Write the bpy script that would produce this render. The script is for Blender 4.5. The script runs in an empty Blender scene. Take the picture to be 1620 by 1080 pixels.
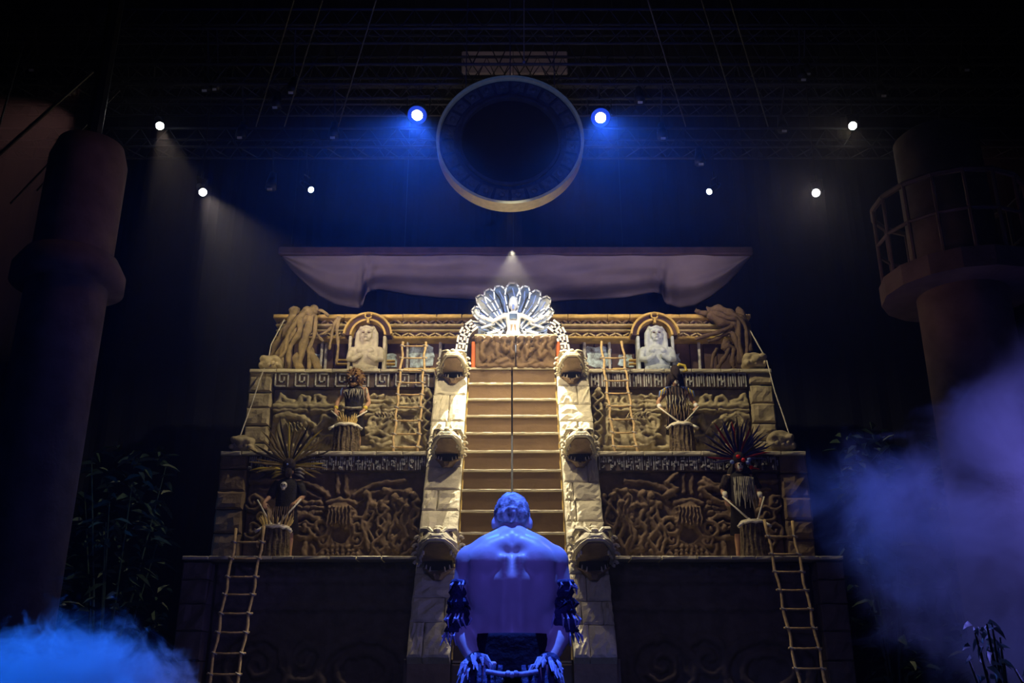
import bpy, bmesh, math, random
import numpy as np
from mathutils import Vector, Matrix, noise

random.seed(7)
scene = bpy.context.scene
C = scene.collection
R = math.radians

# ------------------------------------------------------------------ camera
CZ = 0.85
PITCH = R(20)
F = 1500.0
cam_d = bpy.data.cameras.new('camera'); cam_d.sensor_width = 36.0; cam_d.lens = 36.0 * F / 1620.0
cam_d.clip_start = 0.05; cam_d.clip_end = 200
cam = bpy.data.objects.new('camera', cam_d); C.objects.link(cam)
cam.location = (0, 0, CZ); cam.rotation_euler = (R(90) + PITCH, 0, 0)
scene.camera = cam

def ray(px, py):
    x = (px - 810) / F; y = (540 - py) / F
    return (x, math.cos(PITCH) - math.sin(PITCH) * y, math.sin(PITCH) + math.cos(PITCH) * y)
def P(px, py, Y):
    d = ray(px, py); t = Y / d[1]
    return Vector((t * d[0], Y, CZ + t * d[2]))

# ------------------------------------------------------------------ world, view
w = bpy.data.worlds.new('World'); scene.world = w; w.use_nodes = True
w.node_tree.nodes['Background'].inputs[0].default_value = (0.10, 0.16, 0.55, 1)
w.node_tree.nodes['Background'].inputs[1].default_value = 0.045
vs = scene.view_settings
vs.view_transform = 'Standard'; vs.look = 'None'; vs.exposure = 0.0; vs.gamma = 1.0
vs.use_curve_mapping = False
scene.cycles.volume_step_rate = 0.35
scene.cycles.volume_max_steps = 256
scene.cycles.max_bounces = 4
scene.cycles.volume_bounces = 0
scene.cycles.sample_clamp_indirect = 4.0

# ------------------------------------------------------------------ lights
def spot(name, loc, target, power, col, size, blend=0.3, radius=0.06):
    l = bpy.data.lights.new(name, 'SPOT'); l.energy = power; l.color = col
    l.spot_size = R(size); l.spot_blend = blend; l.shadow_soft_size = radius
    o = bpy.data.objects.new(name, l); C.objects.link(o)
    o.location = loc
    o.rotation_euler = (Vector(target) - Vector(loc)).to_track_quat('-Z', 'Y').to_euler()
    return o
WARM = (1.0, 0.78, 0.48)
YL = 17.0
LAMPS = {}   # name : (px, py, Y, target, power, colour, cone, lens radius)
LAMPS['outer_left']  = (253, 199, YL, (-3.2, 12.0, 3.0), 1100, (1.0, .78, .62), 26, .08)
LAMPS['inner_left']  = (321, 304, YL, (-1.6, 11.5, 3.0), 1500, (1.0, .84, .70), 30, .075)
LAMPS['outer_right'] = (1349, 199, YL, (2.0, 9.0, 4.5), 60, (1.0, .80, .62), 26, .08)
LAMPS['inner_right'] = (1291, 305, YL, (1.5, 8.0, 3.5), 130, (1.0, .84, .70), 30, .075)
LAMPS['blue_small_left']  = (492, 300, 17.4, (0.2, 15.0, 6.0), 440, (.12, .35, 1.0), 26, .06)
LAMPS['blue_small_right'] = (1122, 303, 17.4, (-0.6, 15.0, 6.0), 440, (.12, .35, 1.0), 26, .06)
LAMPS['blue_left']  = (660, 182, YL, (-2.6, 8.0, -1.5), 6000, (.02, .12, 1.0), 50, .11)
LAMPS['blue_right'] = (950, 186, YL, (1.9, 6.0, -1.5), 4200, (.02, .12, 1.0), 40, .11)
for k, (px, py, Y, tg, pw, col, cone, rad) in LAMPS.items():
    p = P(px, py, Y); d = (Vector(tg) - p).normalized()
    spot('light_' + k, p + d * 0.06, tg, pw, col, cone, 0.5, rad)
# key lamp under the disc: lights the stairs and throws the wedge shadows of the serpent heads
spot('light_key', (0.0, 19.6, 10.2), (0.0, 17.2, 3.6), 7500, (1.0, .90, .66), 58, .6, .03)
spot('light_stair', P(808, 336, 15.95), (0.0, 18.8, 5.6), 620, (1.0, .84, .58), 92, .35, .05)
# warm spots added unseen behind the disc to light the tiers
spot('light_hidden_left', (-0.9, 16.9, 10.9), (-3.4, 19.4, 5.6), 820, (1.0, .84, .50), 100, .5, .07)
spot('light_hidden_right', (0.9, 16.9, 10.9), (3.5, 19.4, 5.6), 950, (1.0, .84, .50), 100, .5, .07)
spot('light_roof_blue', (0, 11.5, 8.0), (0, 17.5, 16.0), 750, (.06, .14, 1.0), 105, 1.0, .5)  # added unseen, gives the trusses a faint blue
spot('light_disc', (0.0, 15.7, 8.3), (0, 16.3, 10.4), 16, (1.0, .85, .5), 100, .8, .05)  # added upward spot for the bright lower rim of the disc
spot('light_temple_fill_left', (-9.0, 12.0, 8.2), (-3.9, 20.8, 8.3), 1700, (1.0, .80, .40), 20, .8, .1)  # side spots added out of view to light the temple wall
spot('light_temple_fill_right', (9.8, 13.4, 8.6), (2.0, 20.8, 8.6), 450, (1.0, .84, .58), 16, .8, .1)
# follow spot on the king; below, mostly unseen spots added for single things
spot('light_follow', (0.3, -9, 9.7), (0.02, 20.1, 8.72), 40000, (.86, .93, 1.0), 3.9, .4, .08)
spot('light_back_fill', (0.0, -3.0, 4.4), (0, 4.1, 1.15), 520, (.12, .10, 1.0), 13, .6, .3)
spot('light_overhead_blue', (0.12, 3.95, 8.5), (0, 4.12, 1.3), 6800, (.06, .15, 1.0), 12, .5, .04)
spot('light_statue', (6, 8.0, 6.0), (2.9, 20.6, 8.0), 900, (.62, .80, 1.0), 7, .6, .1)
spot('light_statue_left', (-2, 8.0, 7.0), (-3.0, 20.6, 8.2), 500, (1.0, .90, .68), 8, .6, .1)
for s_ in (-1, 1): spot('light_canopy', (s_ * 4.2, 16.4, 7.6), (s_ * 2.2, 21.8, 11.6), 400, (.86, .66, .74), 80, .8, .3)  # unseen pair added to brighten the canopy cloth
spot('light_front_wash', (0, 11.0, 13.5), (0, 18.6, 6.6), 50, (1.0, .80, .55), 62, .7, .2)
spot('light_base_wash', (0, 6.0, 7.0), (0, 17.0, 1.8), 230, (.42, .38, 1.0), 80, .8, .5)  # added unseen, keeps the dark base tier faintly visible
spot('light_smoke_left', (-5.4, 4.6, 3.4), (-3.1, 7.2, .9), 2300, (.008, .15, 1.0), 60, .8, .1)
spot('light_smoke_right', (10.0, 10.2, 3.6), (5.0, 11.2, 3.0), 3200, (.19, .18, 1.0), 64, 1.0, .2)
spot('light_column_left', (-1.5, 11.6, 9.5), (-6.2, 13.0, 7.6), 60, (1.0, .50, .42), 46, 1.0, .3)
spot('light_column_right', (3.0, 12.0, 5.5), (6.2, 13.0, 6.6), 30, (1.0, .50, .42), 60, 1.0, .3)
spot('light_wing_left', P(128, 140, 15.5), (-11.8, 15.6, 7.6), 110, (1.0, .45, .42), 75, .6, .02)
spot('light_wing_right', (7.8, 15.4, 10.4), (11.5, 14.6, 7.4), 900, (1.0, .42, .40), 70, .9, .02)
spot('light_truss', (0.0, 18.5, 13.0), (0, 21.6, 16.9), 22, (1.0, .62, .85), 30, .5, .1)
spot('light_plant', (-8.6, 15.0, 5.2), (-7.4, 17.0, 4.2), 60, (.03, .25, 1.0), 40, .6, .05)
# ------------------------------------------------------------------ materials
M = {}
def mat(name, col, rough=0.8, var=0.25, scale=6.0, bump=0.3, bscale=None, metal=0.0, col2=None, detail=6, spec=0.3, bdist=0.02):
    m = bpy.data.materials.new(name); m.use_nodes = True; nt = m.node_tree; N = nt.nodes; L = nt.links
    b = N['Principled BSDF']; b.inputs['Roughness'].default_value = rough; b.inputs['Metallic'].default_value = metal
    b.inputs['Specular IOR Level'].default_value = spec
    tc = N.new('ShaderNodeTexCoord')
    nz = N.new('ShaderNodeTexNoise'); nz.inputs['Scale'].default_value = scale; nz.inputs['Detail'].default_value = detail
    L.new(tc.outputs['Object'], nz.inputs['Vector'])
    cr = N.new('ShaderNodeValToRGB'); cr.color_ramp.elements[0].position = 0.3; cr.color_ramp.elements[1].position = 0.7
    c2 = col2 or tuple(c * (1 - var) for c in col)
    c1 = tuple(min(1, c * (1 + var * 0.5)) for c in col)
    cr.color_ramp.elements[0].color = (*c2, 1); cr.color_ramp.elements[1].color = (*c1, 1)
    L.new(nz.outputs['Fac'], cr.inputs[0]); L.new(cr.outputs[0], b.inputs['Base Color'])
    if bump:
        n2 = N.new('ShaderNodeTexNoise'); n2.inputs['Scale'].default_value = bscale or scale * 2.5; n2.inputs['Detail'].default_value = 8
        L.new(tc.outputs['Object'], n2.inputs['Vector'])
        bp = N.new('ShaderNodeBump'); bp.inputs['Strength'].default_value = bump; bp.inputs['Distance'].default_value = bdist
        L.new(n2.outputs['Fac'], bp.inputs['Height']); L.new(bp.outputs[0], b.inputs['Normal'])
    M[name] = m
    return m
def emis(name, col, strength):
    m = bpy.data.materials.new(name); m.use_nodes = True; b = m.node_tree.nodes['Principled BSDF']
    b.inputs['Base Color'].default_value = (0, 0, 0, 1)
    b.inputs['Emission Color'].default_value = (*col, 1); b.inputs['Emission Strength'].default_value = strength
    M[name] = m; return m

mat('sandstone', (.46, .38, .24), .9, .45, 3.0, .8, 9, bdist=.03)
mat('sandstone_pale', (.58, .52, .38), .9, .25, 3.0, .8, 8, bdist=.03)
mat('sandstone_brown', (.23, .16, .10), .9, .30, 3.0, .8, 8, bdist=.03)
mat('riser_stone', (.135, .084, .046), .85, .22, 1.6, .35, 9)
mat('shaded_stone', (.15, .115, .10), .95, .35, 3.0, .6, 8)  # same stone darkened: shade of base and plinth is in the colour
mat('frieze_dark', (.10, .072, .065), .95, .4, 8.0, .6, 14)
mat('whitewash', (.50, .49, .46), .9, .45, 12.0, .6, 24)
mat('whitewash_dim', (.34, .33, .33), .9, .6, 14.0, .6, 24)
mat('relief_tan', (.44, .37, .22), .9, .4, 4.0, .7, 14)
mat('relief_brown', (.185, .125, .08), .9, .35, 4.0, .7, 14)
mat('relief_base', (.12, .09, .085), .95, .35, 4.0, .7, 14)  # base panels darkened too, for the shade under the ledge
mat('ochre_wood', (.55, .38, .12), .8, .35, 5.0, .5, 18)
mat('temple_wall', (.095, .06, .055), .95, .4, 3.0, .5, 10)
mat('temple_paint', (.50, .40, .22), .9, .35, 8.0, .4, 16)
mat('statue', (.50, .45, .34), .85, .25, 8.0, .4, 18)
mat('statue_grey', (.46, .50, .52), .85, .25, 8.0, .4, 18)
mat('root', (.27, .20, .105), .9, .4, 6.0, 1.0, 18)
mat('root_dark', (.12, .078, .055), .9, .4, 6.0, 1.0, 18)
mat('bamboo', (.58, .40, .19), .7, .3, 14.0, .3, 30)
mat('rope', (.55, .50, .42), .9, .3, 20.0, .3, 60)
mat('bark', (.17, .125, .075), .95, .65, 12.0, 1.0, 26, bdist=.04)
mat('hide', (.75, .66, .46), .8, .15, 8.0, .2)
mat('raffia', (.80, .60, .22), .8, .3, 20.0, .2)
mat('skin', (.48, .27, .16), .55, .12, 8.0, .1, 30)
mat('skin_pale', (.78, .70, .62), .5, .08, 8.0, .05, 30)
mat('skin_man', (.78, .66, .62), .42, .10, 5.0, .15, 40, spec=.6, bdist=.005)
mat('black_cloth', (.022, .018, .022), .85, .4, 14.0, .5, 30)
mat('dark_trousers', (.012, .010, .022), .9, .4, 14.0, .5, 30)
mat('navy_cloth', (.05, .06, .14), .7, .6, 24.0, .9, 40, col2=(.01, .01, .02), bdist=.02)
mat('fray', (.55, .60, .75), .7, .4, 30.0, .2)
mat('bone', (.78, .72, .58), .6, .2, 14.0, .2)
mat('fur', (.42, .24, .09), .95, .6, 22.0, 1.0, 60, bdist=.04)
mat('dark_fur', (.05, .035, .035), .95, .5, 22.0, 1.0, 60)
mat('feather_dark', (.05, .035, .02), .6, .5, 12.0, .2)
mat('feather_ochre', (.30, .21, .06), .6, .5, 12.0, .2)
mat('feather_blue', (.035, .03, .10), .5, .5, 12.0, .2)
mat('feather_red', (.35, .03, .03), .5, .4, 12.0, .2)
mat('bead_red', (.9, .03, .02), .3, .1, 12.0, 0)
mat('bead_blue', (.20, .28, .62), .35, .3, 12.0, 0)
mat('yellow_paint', (.75, .55, .06), .6, .2, 12.0, 0)
mat('fringe_pale', (.42, .38, .28), .8, .5, 16.0, .4)
mat('hair', (.03, .02, .015), .6, .5, 40.0, 1.0, 120, bdist=.01)
mat('hair_man', (.85, .78, .75), .5, .5, 38.0, .5, 90, col2=(.16, .13, .13), bdist=.006)
mat('white_paint', (.92, .92, .90), .5, .05, 6.0, .1)
mat('crystal', (.025, .07, .17), .3, .6, 7.0, .4, 6, col2=(.002, .002, .004), detail=2, spec=.6)
mat('canopy_cloth', (.36, .31, .33), .9, .2, 1.2, .35, 3, bdist=.05)
mat('beam_wood', (.09, .055, .05), .8, .3, 4.0, .3)
mat('black_metal', (.02, .02, .025), .45, .3, 10.0, .1, metal=.5)
mat('truss_metal', (.022, .022, .035), .7, .3, 10.0, .1)
mat('ring_face', (.022, .024, .035), .8, .4, 8.0, .5)
mat('ring_glyph', (.05, .05, .055), .8, .4, 12.0, .5)
mat('ring_void', (.006, .006, .01), .9, .2, 4.0, 0)
mat('gold', (.50, .42, .17), .5, .15, 10.0, .1)
mat('column_paint', (.14, .10, .09), .8, .3, 3.0, .35, 12)
mat('black_drape', (.010, .012, .022), .95, .3, 1.0, .3, 2)
mat('floor_black', (.015, .015, .018), .6, .3, 2.0, .2)
mat('leaf_dark', (.03, .06, .04), .5, .5, 8.0, .2)
mat('leaf_glint', (.45, .52, .50), .45, .5, 8.0, .2)  # pale colour stands for the glints on the leaves
mat('orange_glow_paint', (.50, .11, .02), .6, .3, 4.0, .2)  # holds the warm glow beside the altar as a colour
mat('pale_panel', (.30, .26, .27), .9, .2, 1.5, .1)
mat('mural', (.45, .58, .66), .9, .6, 9.0, .3, 16, col2=(.08, .07, .08), detail=3)
emis('lens_white', (1.0, 1.0, .92), 30)
emis('lens_cool', (.80, .92, 1.0), 20)
emis('lens_blue_core', (.92, .96, 1.0), 40)
emis('lens_blue_rim', (.005, .045, .62), 1.0)

# ------------------------------------------------------------------ mesh helpers
class MB:
    def __init__(s): s.v = []; s.f = []
    def add(s, vs, fs):
        o = len(s.v); s.v.extend([tuple(v) for v in vs]); s.f.extend([tuple(i + o for i in f) for f in fs]); return s
    def box(s, c, d, rot=None):
        hx, hy, hz = d[0] / 2, d[1] / 2, d[2] / 2
        vs = [Vector((x, y, z)) for x in (-hx, hx) for y in (-hy, hy) for z in (-hz, hz)]
        if rot is not None: vs = [rot @ v for v in vs]
        c = Vector(c)
        return s.add([v + c for v in vs], [(0, 1, 3, 2), (4, 6, 7, 5), (0, 4, 5, 1), (2, 3, 7, 6), (0, 2, 6, 4), (1, 5, 7, 3)])
    def cbox(s, c, d, b=0.02, rot=None):
        """box with chamfered edges"""
        hx, hy, hz = d[0] / 2, d[1] / 2, d[2] / 2; b = min(b, hx * .8, hy * .8, hz * .8)
        vs = []
        for sx in (-1, 1):
            for sy in (-1, 1):
                for sz in (-1, 1):
                    vs += [Vector((sx * (hx - b), sy * (hy - b), sz * hz)), Vector((sx * (hx - b), sy * hy, sz * (hz - b))), Vector((sx * hx, sy * (hy - b), sz * (hz - b)))]
        if rot is not None: vs = [rot @ v for v in vs]
        bm = bmesh.new()
        for v in vs: bm.verts.new(v + Vector(c))
        bmesh.ops.convex_hull(bm, input=bm.verts)
        bmesh.ops.dissolve_limit(bm, angle_limit=R(1), verts=bm.verts, edges=bm.edges)
        bm.verts.index_update()
        s.add([v.co.copy() for v in bm.verts], [[v.index for v in f.verts] for f in bm.faces]); bm.free(); return s
    def tube(s, pts, rad, seg=8, cap=True, flat=1.0, ref=None, wob=0.0):
        pts = [Vector(p) for p in pts]; n = len(pts)
        if not hasattr(rad, '__len__'): rad = [rad] * n
        rings = []; up = Vector(ref) if ref else None; prev = None
        for i in range(n):
            t = (pts[min(i + 1, n - 1)] - pts[max(i - 1, 0)])
            if t.length < 1e-9: t = Vector((0, 0, 1))
            t.normalize()
            if prev is None:
                a = up if up is not None else (Vector((0, 1, 0)) if abs(t.y) < .9 else Vector((1, 0, 0)))
            else: a = prev
            x = (a - t * a.dot(t))
            if x.length < 1e-6: x = Vector((1, 0, 0)) - t * t.x
            x.normalize(); y = t.cross(x); prev = x
            ring = []
            for k in range(seg):
                an = 2 * math.pi * k / seg
                r = rad[i]
                if wob: r *= 1 + wob * noise.noise(Vector((pts[i].x * 7 + math.cos(an) * 2, pts[i].z * 7 + math.sin(an) * 2, pts[i].y * 7)))
                ring.append(pts[i] + x * math.cos(an) * r * flat + y * math.sin(an) * r)
            rings.append(ring)
        vs = [v for r_ in rings for v in r_]; fs = []
        for i in range(n - 1):
            for k in range(seg):
                k2 = (k + 1) % seg
                fs.append((i * seg + k, i * seg + k2, (i + 1) * seg + k2, (i + 1) * seg + k))
        if cap:
            fs.append(tuple(reversed(range(seg)))); fs.append(tuple((n - 1) * seg + k for k in range(seg)))
        return s.add(vs, fs)
    def loft(s, secs, seg=16, pw=2.0, cap=True):
        """secs: (centre, half-width vector, half-depth vector)"""
        vs = []; fs = []
        for c, a, b in secs:
            c = Vector(c); a = Vector(a); b = Vector(b)
            for k in range(seg):
                an = 2 * math.pi * k / seg; ca, sa = math.cos(an), math.sin(an)
                e = 2.0 / pw
                vs.append(c + a * (math.copysign(abs(ca) ** e, ca)) + b * (math.copysign(abs(sa) ** e, sa)))
        for i in range(len(secs) - 1):
            for k in range(seg):
                k2 = (k + 1) % seg
                fs.append((i * seg + k, i * seg + k2, (i + 1) * seg + k2, (i + 1) * seg + k))
        if cap:
            fs.append(tuple(reversed(range(seg)))); fs.append(tuple((len(secs) - 1) * seg + k for k in range(seg)))
        return s.add(vs, fs)
    def ball(s, c, r, rot=None, seg=10, rings=7):
        if not hasattr(r, '__len__'): r = (r, r, r)
        c = Vector(c); vs = [Vector((0, 0, -r[2]))]; fs = []
        for i in range(1, rings):
            th = math.pi * i / rings
            for k in range(seg):
                an = 2 * math.pi * k / seg
                vs.append(Vector((r[0] * math.sin(th) * math.cos(an), r[1] * math.sin(th) * math.sin(an), -r[2] * math.cos(th))))
        vs.append(Vector((0, 0, r[2]))); top = len(vs) - 1
        for k in range(seg):
            k2 = (k + 1) % seg
            fs.append((0, 1 + k2, 1 + k)); fs.append((top, top - seg + k, top - seg + k2))
        for i in range(rings - 2):
            for k in range(seg):
                k2 = (k + 1) % seg; a = 1 + i * seg
                fs.append((a + k, a + k2, a + seg + k2, a + seg + k))
        if rot is not None: vs = [rot @ v for v in vs]
        return s.add([v + c for v in vs], fs)
    def disc_y(s, c, r, depth, seg=24, r_in=0.0):
        """flat disc or ring in the XZ plane, thickness along +Y"""
        c = Vector(c); vs = []; fs = []
        rs = [r_in, r] if r_in > 0 else [r]
        if r_in > 0:
            for k in range(seg):
                an = 2 * math.pi * k / seg; d = Vector((math.cos(an), 0, math.sin(an)))
                vs += [c + d * r_in, c + d * r, c + d * r + Vector((0, depth, 0)), c + d * r_in + Vector((0, depth, 0))]
            for k in range(seg):
                a = k * 4; b = ((k + 1) % seg) * 4
                for j in range(4):
                    j2 = (j + 1) % 4; fs.append((a + j, a + j2, b + j2, b + j))
        else:
            for k in range(seg):
                an = 2 * math.pi * k / seg; d = Vector((math.cos(an), 0, math.sin(an)))
                vs += [c + d * r, c + d * r + Vector((0, depth, 0))]
            for k in range(seg):
                a = 2 * k; b = 2 * ((k + 1) % seg); fs.append((a, a + 1, b + 1, b))
            fs.append(tuple(2 * k for k in range(seg))); fs.append(tuple(2 * k + 1 for k in reversed(range(seg))))
        return s.add(vs, fs)
    def prism(s, poly, y0, y1):
        """poly of (x, z), between y0 and y1"""
        n = len(poly); vs = [Vector((x, y0, z)) for x, z in poly] + [Vector((x, y1, z)) for x, z in poly]
        fs = [tuple(range(n)), tuple(reversed(range(n, 2 * n)))] + [(i, n + i, n + (i + 1) % n, (i + 1) % n) for i in range(n)]
        return s.add(vs, fs)
    def path2(s, pts, wdt, y0, y1):
        """bars of width wdt following (x, z) points"""
        for (x0, z0), (x1, z1) in zip(pts, pts[1:]):
            dx, dz = x1 - x0, z1 - z0; l = math.hypot(dx, dz) or 1e-6; nx, nz = -dz / l * wdt / 2, dx / l * wdt / 2
            ex, ez = dx / l * wdt / 2, dz / l * wdt / 2
            s.prism([(x0 - ex + nx, z0 - ez + nz), (x0 - ex - nx, z0 - ez - nz), (x1 + ex - nx, z1 + ez - nz), (x1 + ex + nx, z1 + ez + nz)], y0, y1)
        return s
    def xf(s, mtx):
        s.v = [tuple(mtx @ Vector(v)) for v in s.v]; return s
    def mesh(s, name='mesh', off=(0, 0, 0)):
        me = bpy.data.meshes.new(name)
        if any(off): me.from_pydata([(v[0] - off[0], v[1] - off[1], v[2] - off[2]) for v in s.v], [], s.f)
        else: me.from_pydata(s.v, [], s.f)
        bm = bmesh.new(); bm.from_mesh(me); bmesh.ops.recalc_face_normals(bm, faces=bm.faces); bm.to_mesh(me); bm.free()
        return me

def wloc(o):
    v = Vector((0, 0, 0))
    while o is not None: v += o.location; o = o.parent
    return v
def link(name, me, m, parent=None, smooth=False, loc=None, rot=None):
    o = bpy.data.objects.new(name, me); C.objects.link(o)
    if m is not None and not me.materials: me.materials.append(M[m] if isinstance(m, str) else m)
    if smooth:
        me.polygons.foreach_set('use_smooth', [True] * len(me.polygons))
    if parent: o.parent = parent
    if loc is not None: o.location = loc
    if rot is not None: o.rotation_euler = rot
    return o
def part(name, mb, m, parent=None, smooth=False, label=None, kind=None):
    """mb in world coordinates, parent somewhere without rotation"""
    off = wloc(parent) if parent else (0, 0, 0)
    o = link(name, mb.mesh(name, off), m, parent, smooth)
    if label: o['label'] = label
    if kind: o['kind'] = kind
    return o
def thing(name, label, cat, loc=(0, 0, 0), group=None):
    o = bpy.data.objects.new(name, None); C.objects.link(o); o.location = loc; o.empty_display_size = .1
    o['label'] = label; o['category'] = cat
    if group: o['group'] = group
    return o
def tag(o, label, cat, group=None, kind=None):
    o['label'] = label; o['category'] = cat
    if group: o['group'] = group
    if kind: o['kind'] = kind
    return o
def tree(o):
    out = [o]
    for c in o.children: out += tree(c)
    return out
def dup(root, loc, rotz=0, label=None, scl=None):
    def cp(o, par):
        c = o.copy(); C.objects.link(c)
        if par is not None:
            c.parent = par; c.matrix_parent_inverse = o.matrix_parent_inverse.copy()
        for ch in list(o.children): cp(ch, c)
        return c
    r = cp(root, None); r.location = loc; r.rotation_euler = (0, 0, rotz)
    if scl: r.scale = scl
    if label: r['label'] = label
    return r
def bake(mb, voxel, smooth_it=4, fac=.5, name='body'):
    me = mb.mesh('tmp'); o = bpy.data.objects.new('tmp', me); C.objects.link(o)
    r = o.modifiers.new('r', 'REMESH'); r.mode = 'VOXEL'; r.voxel_size = voxel; r.use_smooth_shade = True
    if smooth_it:
        q = o.modifiers.new('s', 'SMOOTH'); q.iterations = smooth_it; q.factor = fac
    dg = bpy.context.evaluated_depsgraph_get(); dg.update()
    out = bpy.data.meshes.new_from_object(o.evaluated_get(dg)); out.name = name
    bpy.data.objects.remove(o); bpy.data.meshes.remove(me)
    out.polygons.foreach_set('use_smooth', [True] * len(out.polygons))
    return out
def shift(me, off):
    n = len(me.vertices); a = np.empty(n * 3, 'f'); me.vertices.foreach_get('co', a); a = a.reshape(-1, 3) - np.array(off, 'f')
    me.vertices.foreach_set('co', a.ravel()); return me

def stone_mesh(wd, ht, dp, seed=0, nx=3, nz=2, amp=.018, bev=.022):
    """rough hewn block, front face at y=0 looking to -y, x 0..wd, z 0..ht"""
    rnd = random.Random(seed); vs = []; fs = []
    bev = min(bev, wd * .2, ht * .2)
    for j in range(nz + 1):
        for i in range(nx + 1):
            x = bev + (wd - 2 * bev) * i / nx; z = bev + (ht - 2 * bev) * j / nz
            edge = i in (0, nx) or j in (0, nz)
            y = (rnd.uniform(0, amp) if edge else rnd.uniform(-amp, amp))
            vs.append((x + (0 if edge else rnd.uniform(-.2, .2) * wd / nx), y, z + (0 if edge else rnd.uniform(-.2, .2) * ht / nz)))
    for j in range(nz):
        for i in range(nx):
            a = j * (nx + 1) + i; fs.append((a, a + 1, a + nx + 2, a + nx + 1))
    border = [(i, 0) for i in range(nx)] + [(nx, j) for j in range(nz)] + [(i, nz) for i in range(nx, 0, -1)] + [(0, j) for j in range(nz, 0, -1)]
    inner = [j * (nx + 1) + i for i, j in border]
    o1 = len(vs)
    for i, j in border:
        vs.append((wd * i / nx + rnd.uniform(-1, 1) * bev * .25, bev * 1.3, ht * j / nz + rnd.uniform(-1, 1) * bev * .25))
    o2 = len(vs)
    for i, j in border: vs.append((wd * i / nx, dp, ht * j / nz))
    n = len(border)
    for k in range(n):
        k2 = (k + 1) % n
        fs.append((inner[k], o1 + k, o1 + k2, inner[k2])); fs.append((o1 + k, o2 + k, o2 + k2, o1 + k2))
    fs.append(tuple(range(o2, o2 + n)))
    me = bpy.data.meshes.new('stone_block'); me.from_pydata(vs, [], fs)
    bm = bmesh.new(); bm.from_mesh(me); bmesh.ops.recalc_face_normals(bm, faces=bm.faces); bm.to_mesh(me); bm.free()
    return me
def stone(name, x0, x1, z0, z1, y, dp, m, parent, seed=None, gap=.012, **kw):
    seed = random.randrange(10 ** 6) if seed is None else seed
    me = stone_mesh(x1 - x0 - gap, z1 - z0 - gap, dp, seed, **kw)
    off = wloc(parent) if parent else Vector((0, 0, 0))
    return link(name, me, m, parent, loc=Vector((x0 + gap / 2, y, z0 + gap / 2)) - off)

def relief(name, x0, x1, z0, z1, y, strokes, m, parent, res=.018, rough=.012, back=.25):
    """carved panel: strokes = list of (points[(x,z)...], radius, height)"""
    nx = int((x1 - x0) / res) + 1; nz = int((z1 - z0) / res) + 1
    X, Z = np.meshgrid(np.linspace(x0, x1, nx), np.linspace(z0, z1, nz)); H = np.zeros_like(X)
    X0, Z0 = X, Z
    wq = min(.018, .012 + .0015 * len(strokes) / 4)
    X = X0 + wq * (np.sin(Z0 * 17 + np.sin(X0 * 9) * 2) * .6 + np.sin(Z0 * 41 + X0 * 13) * .4); Z = Z0 + wq * (np.sin(X0 * 19 + np.sin(Z0 * 11) * 2) * .6 + np.sin(X0 * 37 - Z0 * 23) * .4)
    for st in strokes:
        pts, r, h = st[0], st[1], st[2]
        if len(pts) == 1: pts = [pts[0], pts[0]]
        D = np.full_like(X, 1e9)
        for (ax, az), (bx, bz) in zip(pts, pts[1:]):
            dx, dz = bx - ax, bz - az; l2 = dx * dx + dz * dz + 1e-12
            t = np.clip(((X - ax) * dx + (Z - az) * dz) / l2, 0, 1)
            D = np.minimum(D, np.hypot(X - ax - t * dx, Z - az - t * dz))
        if h < 0:   # a hole
            H = np.where(D < r, H * 0 + h * np.sqrt(np.clip(1 - (D / r) ** 2, 0, 1)), H)
        else:
            H = np.maximum(H, h * np.clip(1 - (D / (r * 1.08)) ** 3, 0, 1) ** .6)
    rs = np.random.RandomState(len(strokes) + int(abs(x0) * 100))
    nzz = rs.rand(nz // 3 + 2, nx // 3 + 2); nzz = np.kron(nzz, np.ones((3, 3)))[:nz, :nx]
    nzz = (nzz + np.roll(nzz, 1, 0) + np.roll(nzz, 1, 1) + np.roll(nzz, (1, 1), (0, 1))) / 4
    X, Z = X0, Z0
    H = H * 1.35 + nzz * rough
    H[0, :] = H[-1, :] = 0; H[:, 0] = H[:, -1] = 0
    off = wloc(parent)
    V = np.stack([X - off.x, y - H - off.y, Z - off.z], -1).reshape(-1, 3)
    I = np.arange(nx * nz).reshape(nz, nx)
    Fq = np.stack([I[:-1, :-1], I[:-1, 1:], I[1:, 1:], I[1:, :-1]], -1).reshape(-1, 4)
    # closed back
    b = len(V); Vb = np.array([[x0, y + back, z0], [x1, y + back, z0], [x1, y + back, z1], [x0, y + back, z1]]) - np.array(off)
    V = np.vstack([V, Vb]); fs = Fq.tolist()
    fs += [[b + 3, b + 2, b + 1, b]]
    fs += [list(I[0, ::-1]) + [b, b + 1], list(I[-1, :]) + [b + 2, b + 3], list(I[:, 0]) + [b + 3, b], list(I[::-1, -1]) + [b + 1, b + 2]]
    me = bpy.data.meshes.new(name); me.from_pydata(V.tolist(), [], fs)
    return link(name, me, m, parent, smooth=True)
def spiral(cx, cz, r, turns=1.5, d=1, ph=0, n=22, r0=.12):
    return [(cx + r * (r0 + (1 - r0) * k / n) * math.cos(ph + d * turns * 2 * math.pi * k / n), cz + r * (r0 + (1 - r0) * k / n) * math.sin(ph + d * turns * 2 * math.pi * k / n)) for k in range(n + 1)]
def ringp(cx, cz, r, rz=None, n=20, a0=0, a1=360):
    rz = rz or r
    return [(cx + r * math.cos(R(a0 + (a1 - a0) * k / n)), cz + rz * math.sin(R(a0 + (a1 - a0) * k / n))) for k in range(n + 1)]
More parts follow.
